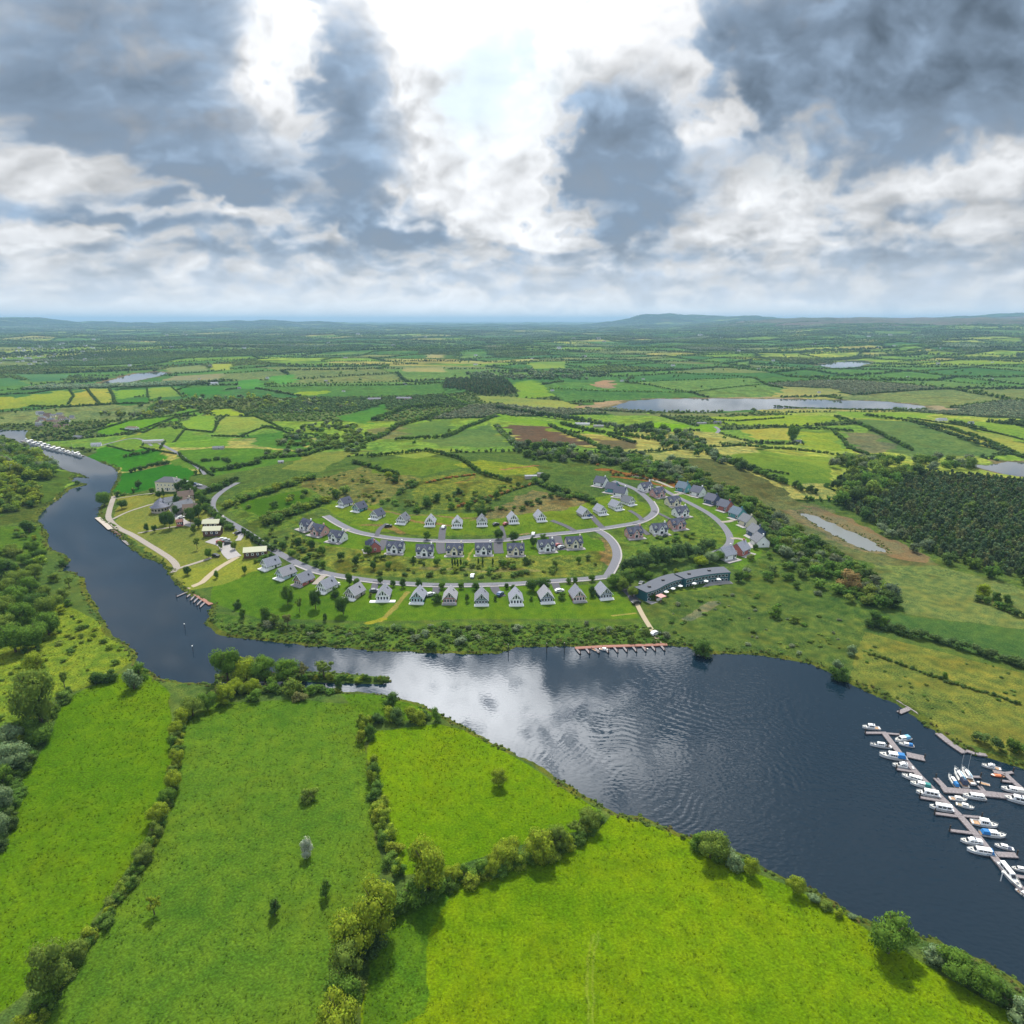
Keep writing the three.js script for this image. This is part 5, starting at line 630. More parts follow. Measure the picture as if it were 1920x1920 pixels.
scatter('tussocks', [[560, 900], [690, 872], [800, 900], [700, 948], [610, 935]], 5, [1.5, 3.5], .45, ['scrub', 'olive', 'mid'], 'rushy tussocks on the western hill pasture', CLUMP, { keep: .35, gap: -.1 });
// ───────────── houses ─────────────
const geoCache = new Map();
const cached = (k, f) => { if (!geoCache.has(k)) geoCache.set(k, f()); return geoCache.get(k); };
const box = (w, h, d, x = 0, y = 0, z = 0) => { const g = new THREE.BoxGeometry(w, h, d); g.translate(x, y, z); return g; };
const shapeOf = (pts) => { const s = new THREE.Shape(); pts.forEach(([x, y], i) => i ? s.lineTo(x, y) : s.moveTo(x, y)); s.closePath(); return s; };
const prism = (pts, z0, z1) => { const g = new THREE.ExtrudeGeometry(shapeOf(pts), { depth: z1 - z0, bevelEnabled: false }); g.translate(0, 0, z0); return g; };      // profile in x,y pulled along z
const plan = (pts, y0, y1) => { const g = new THREE.ExtrudeGeometry(shapeOf(pts.map(([x, z]) => [x, -z])), { depth: y1 - y0, bevelEnabled: false }); g.rotateX(-Math.PI / 2); g.translate(0, y0, 0); return g; };
const gableWall = (w, e, r, z0, z1) => prism([[-w / 2, -0.6], [w / 2, -0.6], [w / 2, e], [0, r], [-w / 2, e]], z0, z1);
function chevron(w, e, r, over, th, z0, z1) { const k = (r - e) / (w / 2), X = w / 2 + over, y = e - over * k; return prism([[-X, y], [0, r], [X, y], [X, y + th], [0, r + th * 1.15], [-X, y + th]], z0, z1); }
const turnY = (g, a) => { const q = g.clone(); q.rotateY(a); return q; };
function pane(parent, name, w, h, x, y, z, face, slopeTop) {        // a framed window with its glass; face: 0 front, 1 right, 2 back, 3 left
  const a = face * Math.PI / 2, dir = (g) => turnY(g, a), key = [name, w, h, slopeTop ?? 0, face].join();
  const prof = (m) => slopeTop ? [[-w / 2 + m, m], [w / 2 - m, m], [w / 2 - m, h + Math.max(0, slopeTop) - m * 1.6], [-w / 2 + m, h + Math.max(0, -slopeTop) - m * 1.6]] : [[-w / 2 + m, m], [w / 2 - m, m], [w / 2 - m, h - m], [-w / 2 + m, h - m]];
  const f = mesh(name, cached('f' + key, () => { const s = shapeOf(prof(0)), hole = new THREE.Path(); prof(0.17).reverse().forEach(([u, v], i) => i ? hole.lineTo(u, v) : hole.moveTo(u, v)); s.holes.push(hole); const g = new THREE.ExtrudeGeometry(s, { depth: 0.1, bevelEnabled: false }); return dir(g); }), M.frame, parent);
  f.position.set(x, y, z);
  mesh('pane', cached('g' + key, () => { const g = new THREE.ExtrudeGeometry(shapeOf(prof(0.16)), { depth: 0.05, bevelEnabled: false }); return dir(g); }), M.glass, f);
  return f;
}
const houseAt = (name, px, py, deg, label, cat, group) => { const v = P(px, py); v.y = Math.max(v.y, G(v.x - 3, v.z), G(v.x + 3, v.z - 3)) + 0.05; return thing(name, v, rad(deg), label, cat, group); };
// storey-and-a-half lodge, glazed gable to the front (+z); base point is the middle of its front
function lodge(px, py, deg, wall, roof, label, o = {}) {
  const { w = 6.5, L = 8.6, e = 2.3, r = 5.9, deck = M.white, group = 'gable-fronted lodges' } = o, t = houseAt('lodge', px, py, deg, label, 'lodge', group), k = [w, L, e, r].join();
  t.scale.setScalar(0.85);
  mesh('wall', cached('lw' + k, () => gableWall(w, e, r, -L, 0)), wall, t);
  mesh('roof', cached('lr' + k, () => chevron(w, e, r, 0.5, 0.24, -L - 0.3, 0.9)), roof, t);
  mesh('bargeboard', cached('lb' + k, () => { const K = (r - e) / (w / 2), X = w / 2 + 0.5, y = e - 0.5 * K; return prism([[-X, y - 0.12], [0, r - 0.12], [X, y - 0.12], [X, y + 0.2], [0, r + 0.24], [-X, y + 0.2]], 0.9, 0.98); }), M.frame, t);
  for (const i of [-1.5, -0.5, 0.5, 1.5]) pane(t, 'window', 1.2, 1.85, i * 1.5, 0.15, 0.003, 0);
  pane(t, 'window', 1.1, 2.1, 0, 2.55, 0.003, 0); pane(t, 'window', 1.1, 0.85, -1.38, 2.55, 0.003, 0, 1.05); pane(t, 'window', 1.1, 0.85, 1.38, 2.55, 0.003, 0, -1.05);
  for (const s of [1, 3]) for (const z of [-3, -7]) pane(t, 'window', 1.1, 1.2, (s === 1 ? 1 : -1) * (w / 2 + 0.003), 0.9, z, s);
  const d = mesh('door', cached('ld', () => box(0.1, 2.1, 1)), M.black, t); d.position.set(w / 2 + 0.02, 1.0, -5);
  mesh('terrace', cached('lt' + (o.wide ?? 0), () => { const x = o.wide ? 6.5 : w / 2 + 0.5; return box(x * 2, 0.5, 2.6, 0, -0.22, 1.3); }), deck, t);
  if (o.rail) mesh('railing', cached('lra' + k, () => { const b = []; for (let i = -5; i <= 5; i++) b.push(box(0.07, 1, 0.07, i * w / 10.4, 0.55, 2.5)); b.push(box(w + 0.6, 0.07, 0.09, 0, 1.07, 2.5)); return mergeGeometries(b); }), M.frame, t);
  const sk = mesh('skylight', cached('ls', () => { const g = box(1.2, 0.08, 0.9); g.rotateZ(-Math.atan2(r - e, w / 2)); return g; }), M.glass, t); sk.position.set(w / 4 + 0.1, (e + r) / 2 + 0.22, -6);
  return t;
}
const mats = { white: M.white, cream: M.cream, pink: M.pink, red: M.red, teal: M.teal, slateblue: M.navy, paleblue: M.paleblue, grey: M.stone, deepteal: M.deepteal };
const wallSay = { white: 'white', cream: 'cream', pink: 'pink', red: 'brick-red', teal: 'teal', slateblue: 'slate-blue', paleblue: 'pale blue', grey: 'grey-walled', deepteal: 'dark teal' };
[[497, 1068, -38, 'white'], [526, 1086, -34, 'paleblue'], [560, 1098, -30, 'red'], [604, 1110, -28, 'white'], [657, 1122, -24, 'grey'], [718, 1126, 2, 'white', { wide: 1 }], [782, 1130, -4, 'teal'], [843, 1131, 0, 'red'], [903, 1133, 2, 'deepteal'], [968, 1133, 4, 'white'], [1026, 1129, 9, 'slateblue'], [1086, 1127, 10, 'pink'], [1136, 1122, 13, 'slateblue']]
  .forEach(([x, y, a, c, o], i) => lodge(x, y, a, mats[c], [M.grey, M.grey2, M.grey3][(i * 5) % 3], `${wallSay[c]} lodge with pale grey roof, ${ORD[i]} in the front row from the west`, { ...o, rail: i > 3 && i !== 5, group: 'front row of lodges', deck: ['pink', 'red'].includes(c) ? M.pave : M.white }));
[[640, 950, -34, 'white', 'slate'], [668, 959, -30, 'teal', 'slate'], [702, 973, -26, 'white', 'slate'], [752, 982, -14, 'white', 'dkgrey'], [806, 986, 0, 'white', 'grey'], [857, 989, 2, 'white', 'grey'], [904, 986, 4, 'white', 'dkgrey'], [963, 981, 10, 'white', 'grey'], [1015, 977, 14, 'white', 'grey'], [1099, 970, 22, 'grey', 'grey'], [1130, 965, 22, 'white', 'grey'], [1160, 956, 28, 'white', 'grey'], [1184, 947, 34, 'white', 'dkgrey']]
  .forEach(([x, y, a, c, r], i) => lodge(x, y, a, mats[c], M[r], `${wallSay[c]} lodge with glazed gable, ${ORD[i]} along the hilltop row from the west`, { group: 'hilltop row of lodges', w: 6.5, L: 8.4 }));
// cottage, ridge across, small gable in front (+z)
function cottage(px, py, deg, wall, roof, label, group, o = {}) {
  const { w = 8.6, D = 5.8, e = 2.7, r = 5.4 } = o, t = houseAt('cottage', px, py, deg, label, 'cottage', group), k = [w, D, e, r].join();
  mesh('wall', cached('cw' + k, () => { const g = gableWall(D, e, r, -w / 2, w / 2); g.rotateY(Math.PI / 2); g.translate(0, 0, -D / 2); return g; }), wall, t);
  mesh('roof', cached('cr' + k, () => { const g = chevron(D, e, r, 0.4, 0.22, -w / 2 - 0.3, w / 2 + 0.3); g.rotateY(Math.PI / 2); g.translate(0, 0, -D / 2); return g; }), roof, t);
  if (!o.plain) mesh('front_gable', cached('cg', () => gableWall(3.4, 2.9, 5.2, -3, 1.2)), wall, t);
  if (!o.plain) mesh('gable_roof', cached('cgr', () => chevron(3.4, 2.9, 5.2, 0.35, 0.2, -3.1, 1.5)), roof, t);
  if (!o.plain) { pane(t, 'window', 1.9, 2, 0, 0.15, 1.203, 0); pane(t, 'window', 1.1, 1.4, 0, 2.6, 1.203, 0); }
  for (const s of [-1, 1]) { pane(t, 'window', 1.5, 1.4, s * 2.98, 0.8, 0.003, 0); if (o.plain) { pane(t, 'window', 1.1, 1.2, s * (w / 2 + 0.003), 0.9, -D / 2, s > 0 ? 1 : 3); continue; } const dm = mesh('dormer', cached('cd', () => gableWall(1.5, 1.2, 2, -1.8, 0)), wall, t); dm.position.set(s * 2.9, 3.0, -0.5); mesh('dormer_roof', cached('cdr', () => chevron(1.5, 1.2, 2, 0.2, 0.12, -1.9, 0.2)), roof, dm); pane(dm, 'window', 0.9, 0.9, 0, 0.3, 0.003, 0); pane(t, 'window', 1.1, 1.2, s * (w / 2 + 0.003), 0.9, -D / 2, s > 0 ? 1 : 3); }
  const dr = mesh('door', cached('cdo', () => box(0.95, 2.05, 0.08)), M.navyc, t); dr.position.set(2.2, 1, 0.02);
  const ch = mesh('chimney', cached('cc', () => box(0.7, 1.5, 0.6)), wall, t); ch.position.set(w / 2 - 0.9, r + 0.4, -D / 2);
  mesh('terrace', cached('ct' + w, () => box(w + 1.6, 0.4, 3.2, 0, -0.2, 1.6)), M.pave, t);
  return t;
}
[[570, 994, 'white', -40], [593, 1004, 'pink', -30], [628, 1016, 'white', -24], [691, 1032, 'red', -70], [740, 1037, 'white', -4], [796, 1043, 'white', 0], [852, 1041, 'cream', 0], [907, 1040, 'white', 2], [967, 1041, 'cream', 2], [1026, 1034, 'white', 12], [1078, 1028, 'cream', 10]]
  .forEach(([x, y, c, a], i) => cottage(x, y, a, mats[c], M.slate, `${wallSay[c]} cottage with dark slate roof, ${ORD[i]} from the west below the upper road`, 'cottages below the upper road', i === 3 ? { w: 7.8 } : {}));
[[1192, 1009, 'pink', 14], [1239, 1002, 'white', 14], [1273, 992, 'pink', 18], [1281, 969, 'white', 26], [1266, 949, 'cream', 22], [1238, 932, 'pink', 30], [1215, 921, 'white', 30]]
  .forEach(([x, y, c, a], i) => cottage(x, y, a, mats[c], M.slate, `${wallSay[c]} cottage with dark slate roof, ${ORD[i]} from the road junction between upper and outer road`, 'eastern cottages'));
[[1122, 912, 'white', -38, 'slate'], [1144, 924, 'teal', -34, 'slate'], [1160, 932, 'white', -28, 'slate']]
  .forEach(([x, y, c, a, r], i) => cottage(x, y, a, mats[c], M[r], `${wallSay[c]} house with blue slate roof, ${ORD[i]} of three at the top end of the hill`, 'houses at the hilltop', { w: 7.8, D: 7, r: 6, plain: 1 }));
[[1275, 922, 'teal', -48, 'blueroof'], [1302, 930, 'white', -52, 'slate'], [1328, 945, 'slateblue', -56, 'slate'], [1352, 957, 'red', -58, 'slate'], [1374, 971, 'teal', -62, 'blueroof'], [1391, 985, 'cream', -70, 'dkgrey'], [1406, 1005, 'slateblue', -76, 'dkgrey'], [1412, 1022, 'white', -84, 'dkgrey'], [1399, 1040, 'red', 42, 'grey'], [1370, 1050, 'white', 30, 'grey']]
  .forEach(([x, y, c, a, r], i) => cottage(x, y, a, mats[c], M[r], `${wallSay[c]} house beside the outer ring road, ${ORD[i]} down from the hill`, 'houses on the ring road', { w: 7.8, D: 7.2, r: 6, plain: 1 }));

// the long curved building: two bowed wings with flat grey roofs
function wing(front, depth, h, label) {
  const f = front.map(([x, y]) => P(x, y)), c = f[Math.floor(f.length / 2)], base = Math.min(...f.map((v) => v.y)) - 0.4, t = thing('curved_building', new THREE.Vector3(c.x, base, c.z), 0, label, 'building');
  const cv = new THREE.CatmullRomCurve3(f.map((v) => new THREE.Vector3(v.x - c.x, 0, v.z - c.z))), pts = cv.getSpacedPoints(14), back = [], nor = [];
  pts.forEach((p, i) => { const a = pts[Math.max(0, i - 1)], b = pts[Math.min(14, i + 1)], d = new THREE.Vector3().subVectors(b, a).normalize(), n = new THREE.Vector3(-d.z, 0, d.x); nor.push(n); back.push(p.clone().addScaledVector(n, -depth)); });
  const ring = (k) => [...pts.map((p, i) => [p.x + nor[i].x * k, p.z + nor[i].z * k]), ...back.map((p, i) => [p.x - nor[i].x * k, p.z - nor[i].z * k]).reverse()];
  mesh('wall', plan(ring(0), 0, h), M.deepteal, t); mesh('roof', plan(ring(0.6), h, h + 0.3), M.flatroof, t); mesh('fascia', plan(ring(0.55), h - 0.4, h - 0.003), M.tealdark, t);
  for (let i = 1; i < 14; i += 1) for (const y of [0.4, 2.5]) { const n = nor[i], a = Math.atan2(n.x, n.z), fr = mesh('window', cached('wf', () => box(1.3, 1.3, 0.12)), M.frame, t); fr.position.set(pts[i].x + n.x * 0.03, y + 0.75, pts[i].z + n.z * 0.03); fr.rotation.y = a; const g = mesh('pane', cached('wg', () => box(1.06, 1.06, 0.12)), M.glass, fr); g.position.z = 0.03; }
  for (let i = 3; i < 13; i += 6) { const v = mesh('roof_vent', cached('rv', () => box(1.4, 0.6, 1)), M.black, t); v.position.set((pts[i].x + back[i].x) / 2, h + 0.6, (pts[i].z + back[i].z) / 2); }
  mesh('terrace', plan([...pts.map((p, i) => [p.x + nor[i].x * 0.1, p.z + nor[i].z * 0.1]), ...pts.map((p, i) => [p.x + nor[i].x * 3.6, p.z + nor[i].z * 3.6]).reverse()], -0.2, 0.5), M.pave, t);
  return { t, pts, nor, c, base };
}
const w1 = wing([[1210, 1128], [1228, 1121], [1246, 1110], [1264, 1102], [1280, 1098]], 6.4, 4.6, 'western wing of the curved teal building with flat grey roof');
const w2 = wing([[1283, 1101], [1305, 1096], [1330, 1092], [1350, 1090], [1368, 1089]], 6.4, 4.6, 'eastern wing of the curved teal building with flat grey roof');
function parasol(v, label) { const t = thing('parasol', v, rng() * 6, label, 'parasol', 'parasols before the curved building'); mesh('pole', cached('pp', () => { const g = new THREE.CylinderGeometry(0.04, 0.05, 2.5, 8); g.translate(0, 1.25, 0); return g; }), M.steel, t); mesh('canopy', cached('pc', () => { const g = new THREE.ConeGeometry(1.15, 0.6, 8, 1); g.translate(0, 2.5, 0); return g; }), M.white, t); mesh('base', cached('pb', () => { const g = new THREE.CylinderGeometry(0.35, 0.4, 0.12, 12); g.translate(0, 0.06, 0); return g; }), M.stone, t); }
for (const [w, wn, list] of [[w1, 'western', [6, 9, 12]], [w2, 'eastern', [2, 6, 10]]]) list.forEach((i, k) => { const x = w.c.x + w.pts[i].x + w.nor[i].x * 2.4, z = w.c.z + w.pts[i].z + w.nor[i].z * 2.4; parasol(new THREE.Vector3(x, w.base + 0.5, z), `white parasol on the terrace of the ${wn} wing, ${ORD[k]} from the west`); });
{ const i = 3, x = w1.c.x + w1.pts[i].x + w1.nor[i].x * 3.4, z = w1.c.z + w1.pts[i].z + w1.nor[i].z * 3.4, t = thing('gazebo', new THREE.Vector3(x, G(x, z), z), 0.6, 'small red and white gazebo before the western wing', 'gazebo'); mesh('canopy', (() => { const g = new THREE.ConeGeometry(2.4, 1.1, 4, 1); g.rotateY(Math.PI / 4); g.translate(0, 2.9, 0); return g; })(), M.pink, t); for (const [a, b] of [[-1, -1], [1, -1], [1, 1], [-1, 1]]) { const p = mesh('leg', cached('gz', () => box(0.1, 2.5, 0.1, 0, 1.2, 0)), M.red, t); p.position.set(a * 1.5, 0, b * 1.5); } mesh('counter', box(2.6, 0.9, 0.7, 0, 0.45, -0.9), M.white, t); }

// other buildings: a plain pitched house with windows
function house(name, px, py, w, D, e, r, deg, wall, roof, label, cat, o = {}) {
  const t = houseAt(name, px, py, deg, label, cat, o.group), k = [w, D, e, r].join();
  if (o.px) t.scale.setScalar(o.px * mPerPx(t.position) / w);
  if (o.hip) { mesh('wall', cached('hb' + k, () => box(w, e + 0.6, D, 0, e / 2 - 0.3, 0)), wall, t); mesh('roof', cached('hh' + k, () => { const X = w / 2 + .4, Z = D / 2 + .4, R = w / 2 - D / 2, p = [[-X, e, -Z], [X, e, -Z], [X, e, Z], [-X, e, Z], [-R, r, 0], [R, r, 0]], f = [[3, 2, 5], [3, 5, 4], [1, 0, 4], [1, 4, 5], [0, 3, 4], [2, 1, 5], [0, 1, 2], [0, 2, 3]], q = []; for (const tr of f) for (const i of tr) q.push(...p[i]); const g = new THREE.BufferGeometry(); g.setAttribute('position', new THREE.Float32BufferAttribute(q, 3)); g.computeVertexNormals(); return g; }), roof, t); }
  else { mesh('wall', cached('hw' + k, () => { const g = gableWall(D, e, r, -w / 2, w / 2); g.rotateY(Math.PI / 2); return g; }), wall, t); mesh('roof', cached('hr' + k, () => { const g = chevron(D, e, r, 0.4, 0.2, -w / 2 - 0.3, w / 2 + 0.3); g.rotateY(Math.PI / 2); return g; }), roof, t); }
  if (!o.tiny) { const n = Math.max(2, Math.floor(w / 2.6)); for (let s = 0; s < (e > 4.4 ? 2 : 1); s++) for (let i = 0; i < n; i++) pane(t, 'window', 1.1, 1.25, (i - (n - 1) / 2) * (w - 1) / n, 0.8 + s * 2.6, D / 2 + 0.003, 0); const d = mesh('door', cached('cdo', () => box(0.95, 2.05, 0.08)), M.navyc, t); d.position.set(1.3, 1, D / 2 + 0.02); if (o.chimney !== false) { const c = mesh('chimney', cached('cc', () => box(0.7, 1.5, 0.6)), wall, t); c.position.set(w / 2 - 1.2, r + (o.hip ? -0.6 : 0.4), 0); } }
  else mesh('window', cached('tw' + w, () => { const b = []; for (let i = -1; i <= 1; i++) b.push(box(1.3, 1.4, 0.1, i * w / 3.2, e / 2 + .2, D / 2 + 0.04)); return mergeGeometries(b); }), M.glass, t);
  return t;
}
house('manor_house', 319, 919, 15, 9, 6, 9, -8, M.cream, M.dkgrey, 'two-storey cream house with grey hipped roof above the lawn', 'house', { hip: true });
house('cottage', 349, 937, 9, 6, 3, 5.6, 30, M.stone, M.brownroof, 'brown-roofed cottage by the car park', 'cottage'); house('cottage', 343, 958, 12, 7, 3, 6, 62, M.stone, M.dkgrey, 'stone building with grey roof in the middle of the riverside cluster', 'cottage'); house('cottage', 358, 962, 8, 6, 2.8, 5.2, 20, M.stone, M.brownroof, 'low stone cottage beside the yard road', 'cottage'); house('cottage', 352, 948, 8, 6, 2.8, 5.2, -30, M.cream, M.brownroof, 'small cream cottage behind the yard', 'cottage'); house('shop', 322, 948, 8, 6, 2.8, 5, 40, M.white, M.dkgrey, 'white annexe beside the curved grey building', 'building');
house('hut', 338, 986, 3.4, 3, 2.2, 3.2, 20, M.red, M.redwood, 'small red hut on the edge of the camping lawn', 'hut', { chimney: false });
house('chalet', 398, 989, 9, 4.6, 2.6, 4.2, 6, M.brownwood, M.paleroof, 'upper timber chalet with pale roof', 'chalet', { chimney: false }); house('chalet', 400, 1003, 9.4, 5, 2.8, 4.4, 6, M.brownwood, M.paleroof, 'middle timber chalet with pale roof beside the parked cars', 'chalet', { chimney: false }); house('chalet', 480, 1042, 11, 5.4, 2.8, 4.4, 14, M.brownwood, M.paleroof, 'lower timber chalet with pale greenish roof at the end of the brown hedge', 'chalet', { chimney: false });
{ // grey building with a rounded end
  const v = P(300, 958), t = thing('round_building', v, 0.4, 'grey building with a rounded slate end beside the lawn', 'building'); mesh('wall', (() => { const g = new THREE.CylinderGeometry(5, 5, 3.4, 20); g.translate(0, 1.4, 0); return g; })(), M.stone, t); mesh('roof', (() => { const g = new THREE.ConeGeometry(5.7, 3.2, 20); g.translate(0, 4.65, 0); return g; })(), M.slate, t);
  mesh('hall_wall', (() => { const g = gableWall(7, 3, 5.6, -12, -3); return g; })(), M.stone, t); mesh('hall_roof', chevron(7, 3, 5.6, 0.4, 0.2, -12.3, -3.2), M.slate, t); for (let i = 0; i < 7; i++) { const a = -1.2 + i * 0.4, w = mesh('window', cached('rw', () => box(1.1, 1.3, 0.1)), M.glass, t); w.position.set(Math.sin(a) * 5, 1.6, Math.cos(a) * 5); w.rotation.y = a; }
}
house('farm_ruin', 995, 897, 14, 5, 3, 3.8, 6, M.stone, M.grey, 'long low pale farm building on the hill', 'building', { chimney: false, px: 22 }); house('farm_ruin', 1013, 893, 7, 5, 3.4, 4.2, 6, M.stone, M.dkgrey, 'grey end block of the ruined hill farm', 'building', { chimney: false, px: 11 });
house('farmhouse', 248, 806, 26, 9, 4.6, 7, -12, M.white, M.brownroof, 'white farmhouse with brown roof among the hill fields', 'house', { hip: true, px: 24 }); house('long_house', 288, 830, 44, 12, 4.4, 6.4, 14, M.cream, M.grey, 'long low cream building above the river fields', 'building', { px: 36 }); house('farmhouse', 181, 836, 18, 9, 3, 6, 20, M.white, M.grey, 'white house at the lane end by the marina', 'house', { px: 17 }); house('bungalow', 147, 822, 20, 9, 3, 6, -14, M.stone, M.dkgrey, 'grey bungalow behind the far moorings', 'house', { px: 18 }); house('bungalow', 410, 842, 20, 9, 2.8, 5.4, 10, M.stone, M.dkgrey, 'grey bungalow half hidden by trees', 'house', { px: 20 }); house('shed', 527, 868, 9, 5, 2.6, 3.8, 10, M.stone, M.grey, 'small grey shed on the hedge line', 'shed', { chimney: false, px: 10 });
house('farm_shed', 1092, 797, 42, 14, 5, 7, -6, M.white, M.grey, 'large pale farm shed among the trees', 'shed', { chimney: false, px: 27 }); house('farm_shed', 1122, 801, 30, 12, 5, 7, -6, M.stone, M.dkgrey, 'grey farm shed east of the large pale one', 'shed', { chimney: false, px: 19 }); house('farm_shed', 1315, 795, 34, 12, 4, 6.4, 8, M.stone, M.dkgrey, 'dark farm shed beside the bright paddocks', 'shed', { chimney: false, px: 18 }); house('farmhouse', 1345, 794, 22, 10, 4, 7, 8, M.stone, M.slate, 'farmhouse above the bright paddocks', 'house', { px: 14 }); house('bungalow', 1494, 830, 18, 8, 3, 5.6, -8, M.white, M.slate, 'white bungalow beside the tall tree in the yellow field', 'house', { px: 16 }); house('farmhouse', 1765, 789, 30, 12, 5, 8, 6, M.white, M.grey, 'white farmhouse above the eastern strip fields', 'house', { hip: true, px: 20 }); house('farmhouse', 1820, 794, 16, 9, 3, 6, 6, M.white, M.dkgrey, 'small white house east of the farmhouse', 'house', { px: 10 });
house('mansion', 702, 751, 46, 16, 6, 10, 10, M.stone, M.slate, 'large grey house above the wooded hedge', 'house', { px: 24 }); house('mansion', 758, 750, 50, 16, 6, 10, -8, M.pink, M.slate, 'large pinkish house with yellow garden', 'house', { px: 28 }); house('farmhouse', 400, 721, 40, 14, 6, 10, 0, M.white, M.grey, 'white farm among trees above the pale fields', 'house', { px: 18 }); house('farmhouse', 100, 725, 26, 12, 5, 8, 0, M.white, M.slate, 'white house above the yellow fields', 'house', { px: 11 });
tree(1486, 832, 22, 'mid', 'tall green tree beside the white bungalow in the yellow field', null, 1.5);
{ // the far settlement by the moorings, and white specks of distant houses
  const r = makeRng(12), say = ['white', 'cream', 'grey', 'pinkish'], mt = [M.white, M.cream, M.stone, M.pink];
  for (let i = 0; i < 30; i++) { const k = Math.floor(r() * 4), x = rr(72, 138, r), y = 776 + r() * 26 + (x - 72) * 0.05; house('village_house', x, y, rr(11, 16, r), 8, rr(3, 5, r), rr(6, 8, r), rr(-25, 25, r), mt[k], r() < .5 ? M.brownroof : M.dkgrey, 'small house in the settlement behind the far moorings', 'house', { group: 'houses of the settlement behind the moorings', tiny: true, px: rr(8, 12, r) }); }
  for (let i = 0; i < 70; i++) { const x = rr(-10, 190, r), y = rr(648, 690, r) - x * 0.06; if (y > 696) continue; house('distant_house', x, y, rr(16, 30, r), 12, 5, 9, rr(-40, 40, r), M.white, M.dkgrey, 'pale house of the distant town beyond the western fields', 'house', { group: 'houses of the distant town', tiny: true, px: rr(3.5, 7, r) }); }
  for (let i = 0; i < 60; i++) { const x = rr(200, 1900, r), y = 628 + r() ** 1.5 * 110, v = P(x, y); if (shore(v.x, v.z) < 15 || (y > 738 && x > 1100)) continue; house('distant_house', x, y, rr(14, 26, r), 10, 4.5, 8, rr(-40, 40, r), r() < .8 ? M.white : M.stone, M.dkgrey, 'lone pale house far out in the patchwork of fields', 'house', { group: 'lone houses of the far fields', tiny: true, px: rr(4, 8, r) }); }
}

// ───────────── jetties and moorings ─────────────
const W0 = (px, py, y = 0) => { const [x, z] = flat(px, py); return new THREE.Vector3(x, y, z); };
function plankway(parent, name, a, b, width, mat, y = 0.45, th = 0.35) { const d = new THREE.Vector3().subVectors(b, a), L = Math.hypot(d.x, d.z), g = box(width, th, L); const u = g.attributes.uv, p = g.attributes.position; for (let i = 0; i < p.count; i++) u.setXY(i, p.getX(i) / 4, p.getZ(i) / 4); const m = mesh(name, g, mat, parent); m.position.set((a.x + b.x) / 2 - parent.position.x, y - th / 2 - parent.position.y, (a.z + b.z) / 2 - parent.position.z); m.rotation.y = Math.atan2(d.x, d.z); return m; }
const pileGeo = new THREE.CylinderGeometry(0.16, 0.18, 3.6, 8);
function pile(parent, v, mat = M.darkpile, h = 0) { const m = mesh('pile', pileGeo, mat, parent); m.position.set(v.x - parent.position.x, h, v.z - parent.position.z); return m; }
function jetty(name, main, width, fingers, mat, label, fw = 1, y = 0.5, fm = mat) {
  const pts = main.map(([x, q]) => W0(x, q)), t = thing(name, pts[0].clone(), 0, label, 'jetty');
  for (let i = 0; i + 1 < pts.length; i++) { const L = pts[i].distanceTo(pts[i + 1]), n = Math.max(1, Math.round(L / 9)); for (let k = 0; k < n; k++) plankway(t, 'deck', pts[i].clone().lerp(pts[i + 1], (k + 0.006) / n), pts[i].clone().lerp(pts[i + 1], (k + 0.994) / n), width, mat, y); }
  for (const [x0, y0, x1, y1, w] of fingers) { const a = W0(x0, y0), b = W0(x1, y1); plankway(t, 'finger', a, b, w ?? fw, fm, y - 0.06, 0.28); pile(t, b); }
  return t;
}
const marina = jetty('marina_jetty', [[1657, 1376], [1694, 1424], [1725, 1459], [1765, 1499], [1799, 1532], [1832, 1570], [1872, 1620], [1925, 1682]], 1.7, [[1662, 1376, 1622, 1376], [1663, 1377, 1687, 1379, .8], [1672, 1398, 1664, 1402, .8], [1700, 1417, 1733, 1424, 2.6], [1718, 1450, 1680, 1444, .8], [1770, 1505, 1724, 1497, .9], [1797, 1533, 1752, 1527, .9], [1806, 1532, 1840, 1535, .8], [1828, 1565, 1780, 1559, .9], [1868, 1604, 1906, 1606, 1.6], [1905, 1645, 1925, 1648, .9]], M.wood, 'long main pontoon of the marina running out to the bottom corner');
jetty('side_pontoon', [[1766, 1483], [1825, 1488], [1870, 1493], [1930, 1500]], 2.2, [[1772, 1480, 1754, 1461, 1.5], [1847, 1489, 1836, 1476, 1.2], [1815, 1458, 1838, 1459, .8]], M.wood, 'side pontoon crossing from the main pontoon towards the bank');
jetty('bank_pontoon', [[1862, 1449], [1884, 1453], [1902, 1470], [1925, 1490]], 1.4, [[1884, 1452, 1899, 1450, .9], [1895, 1468, 1877, 1466, .8]], M.wood, 'small pontoon beside the green bank behind the marina');
jetty('shore_walkway', [[1678, 1311], [1706, 1328], [1730, 1344], [1752, 1356]], 1.8, [[1707, 1329, 1685, 1338, 1.6]], M.wood, 'grey walkway with a short branch along the meadow bank', 1.6); jetty('shore_walkway', [[1758, 1377], [1780, 1395], [1808, 1414]], 2, [], M.wood, 'lower walkway along the bank opposite the marina'); jetty('shore_walkway', [[1811, 1408], [1828, 1414], [1848, 1416]], 2.2, [], M.wood, 'last bend of the bank walkway beside the green hedge');
jetty('red_jetty', [[1078, 1217], [1130, 1214], [1190, 1212], [1251, 1210]], 1.8, [0, 1, 2, 3, 4, 5, 6, 7, 8, 9].map((k) => { const x = 1080 + k * 17.6, y = 1217 - k * 0.7; return [x, y, x + 8, y + 10]; }), M.redwood, 'long red-brown jetty with many fingers below the lodges', 0.8, 0.5, M.wood);
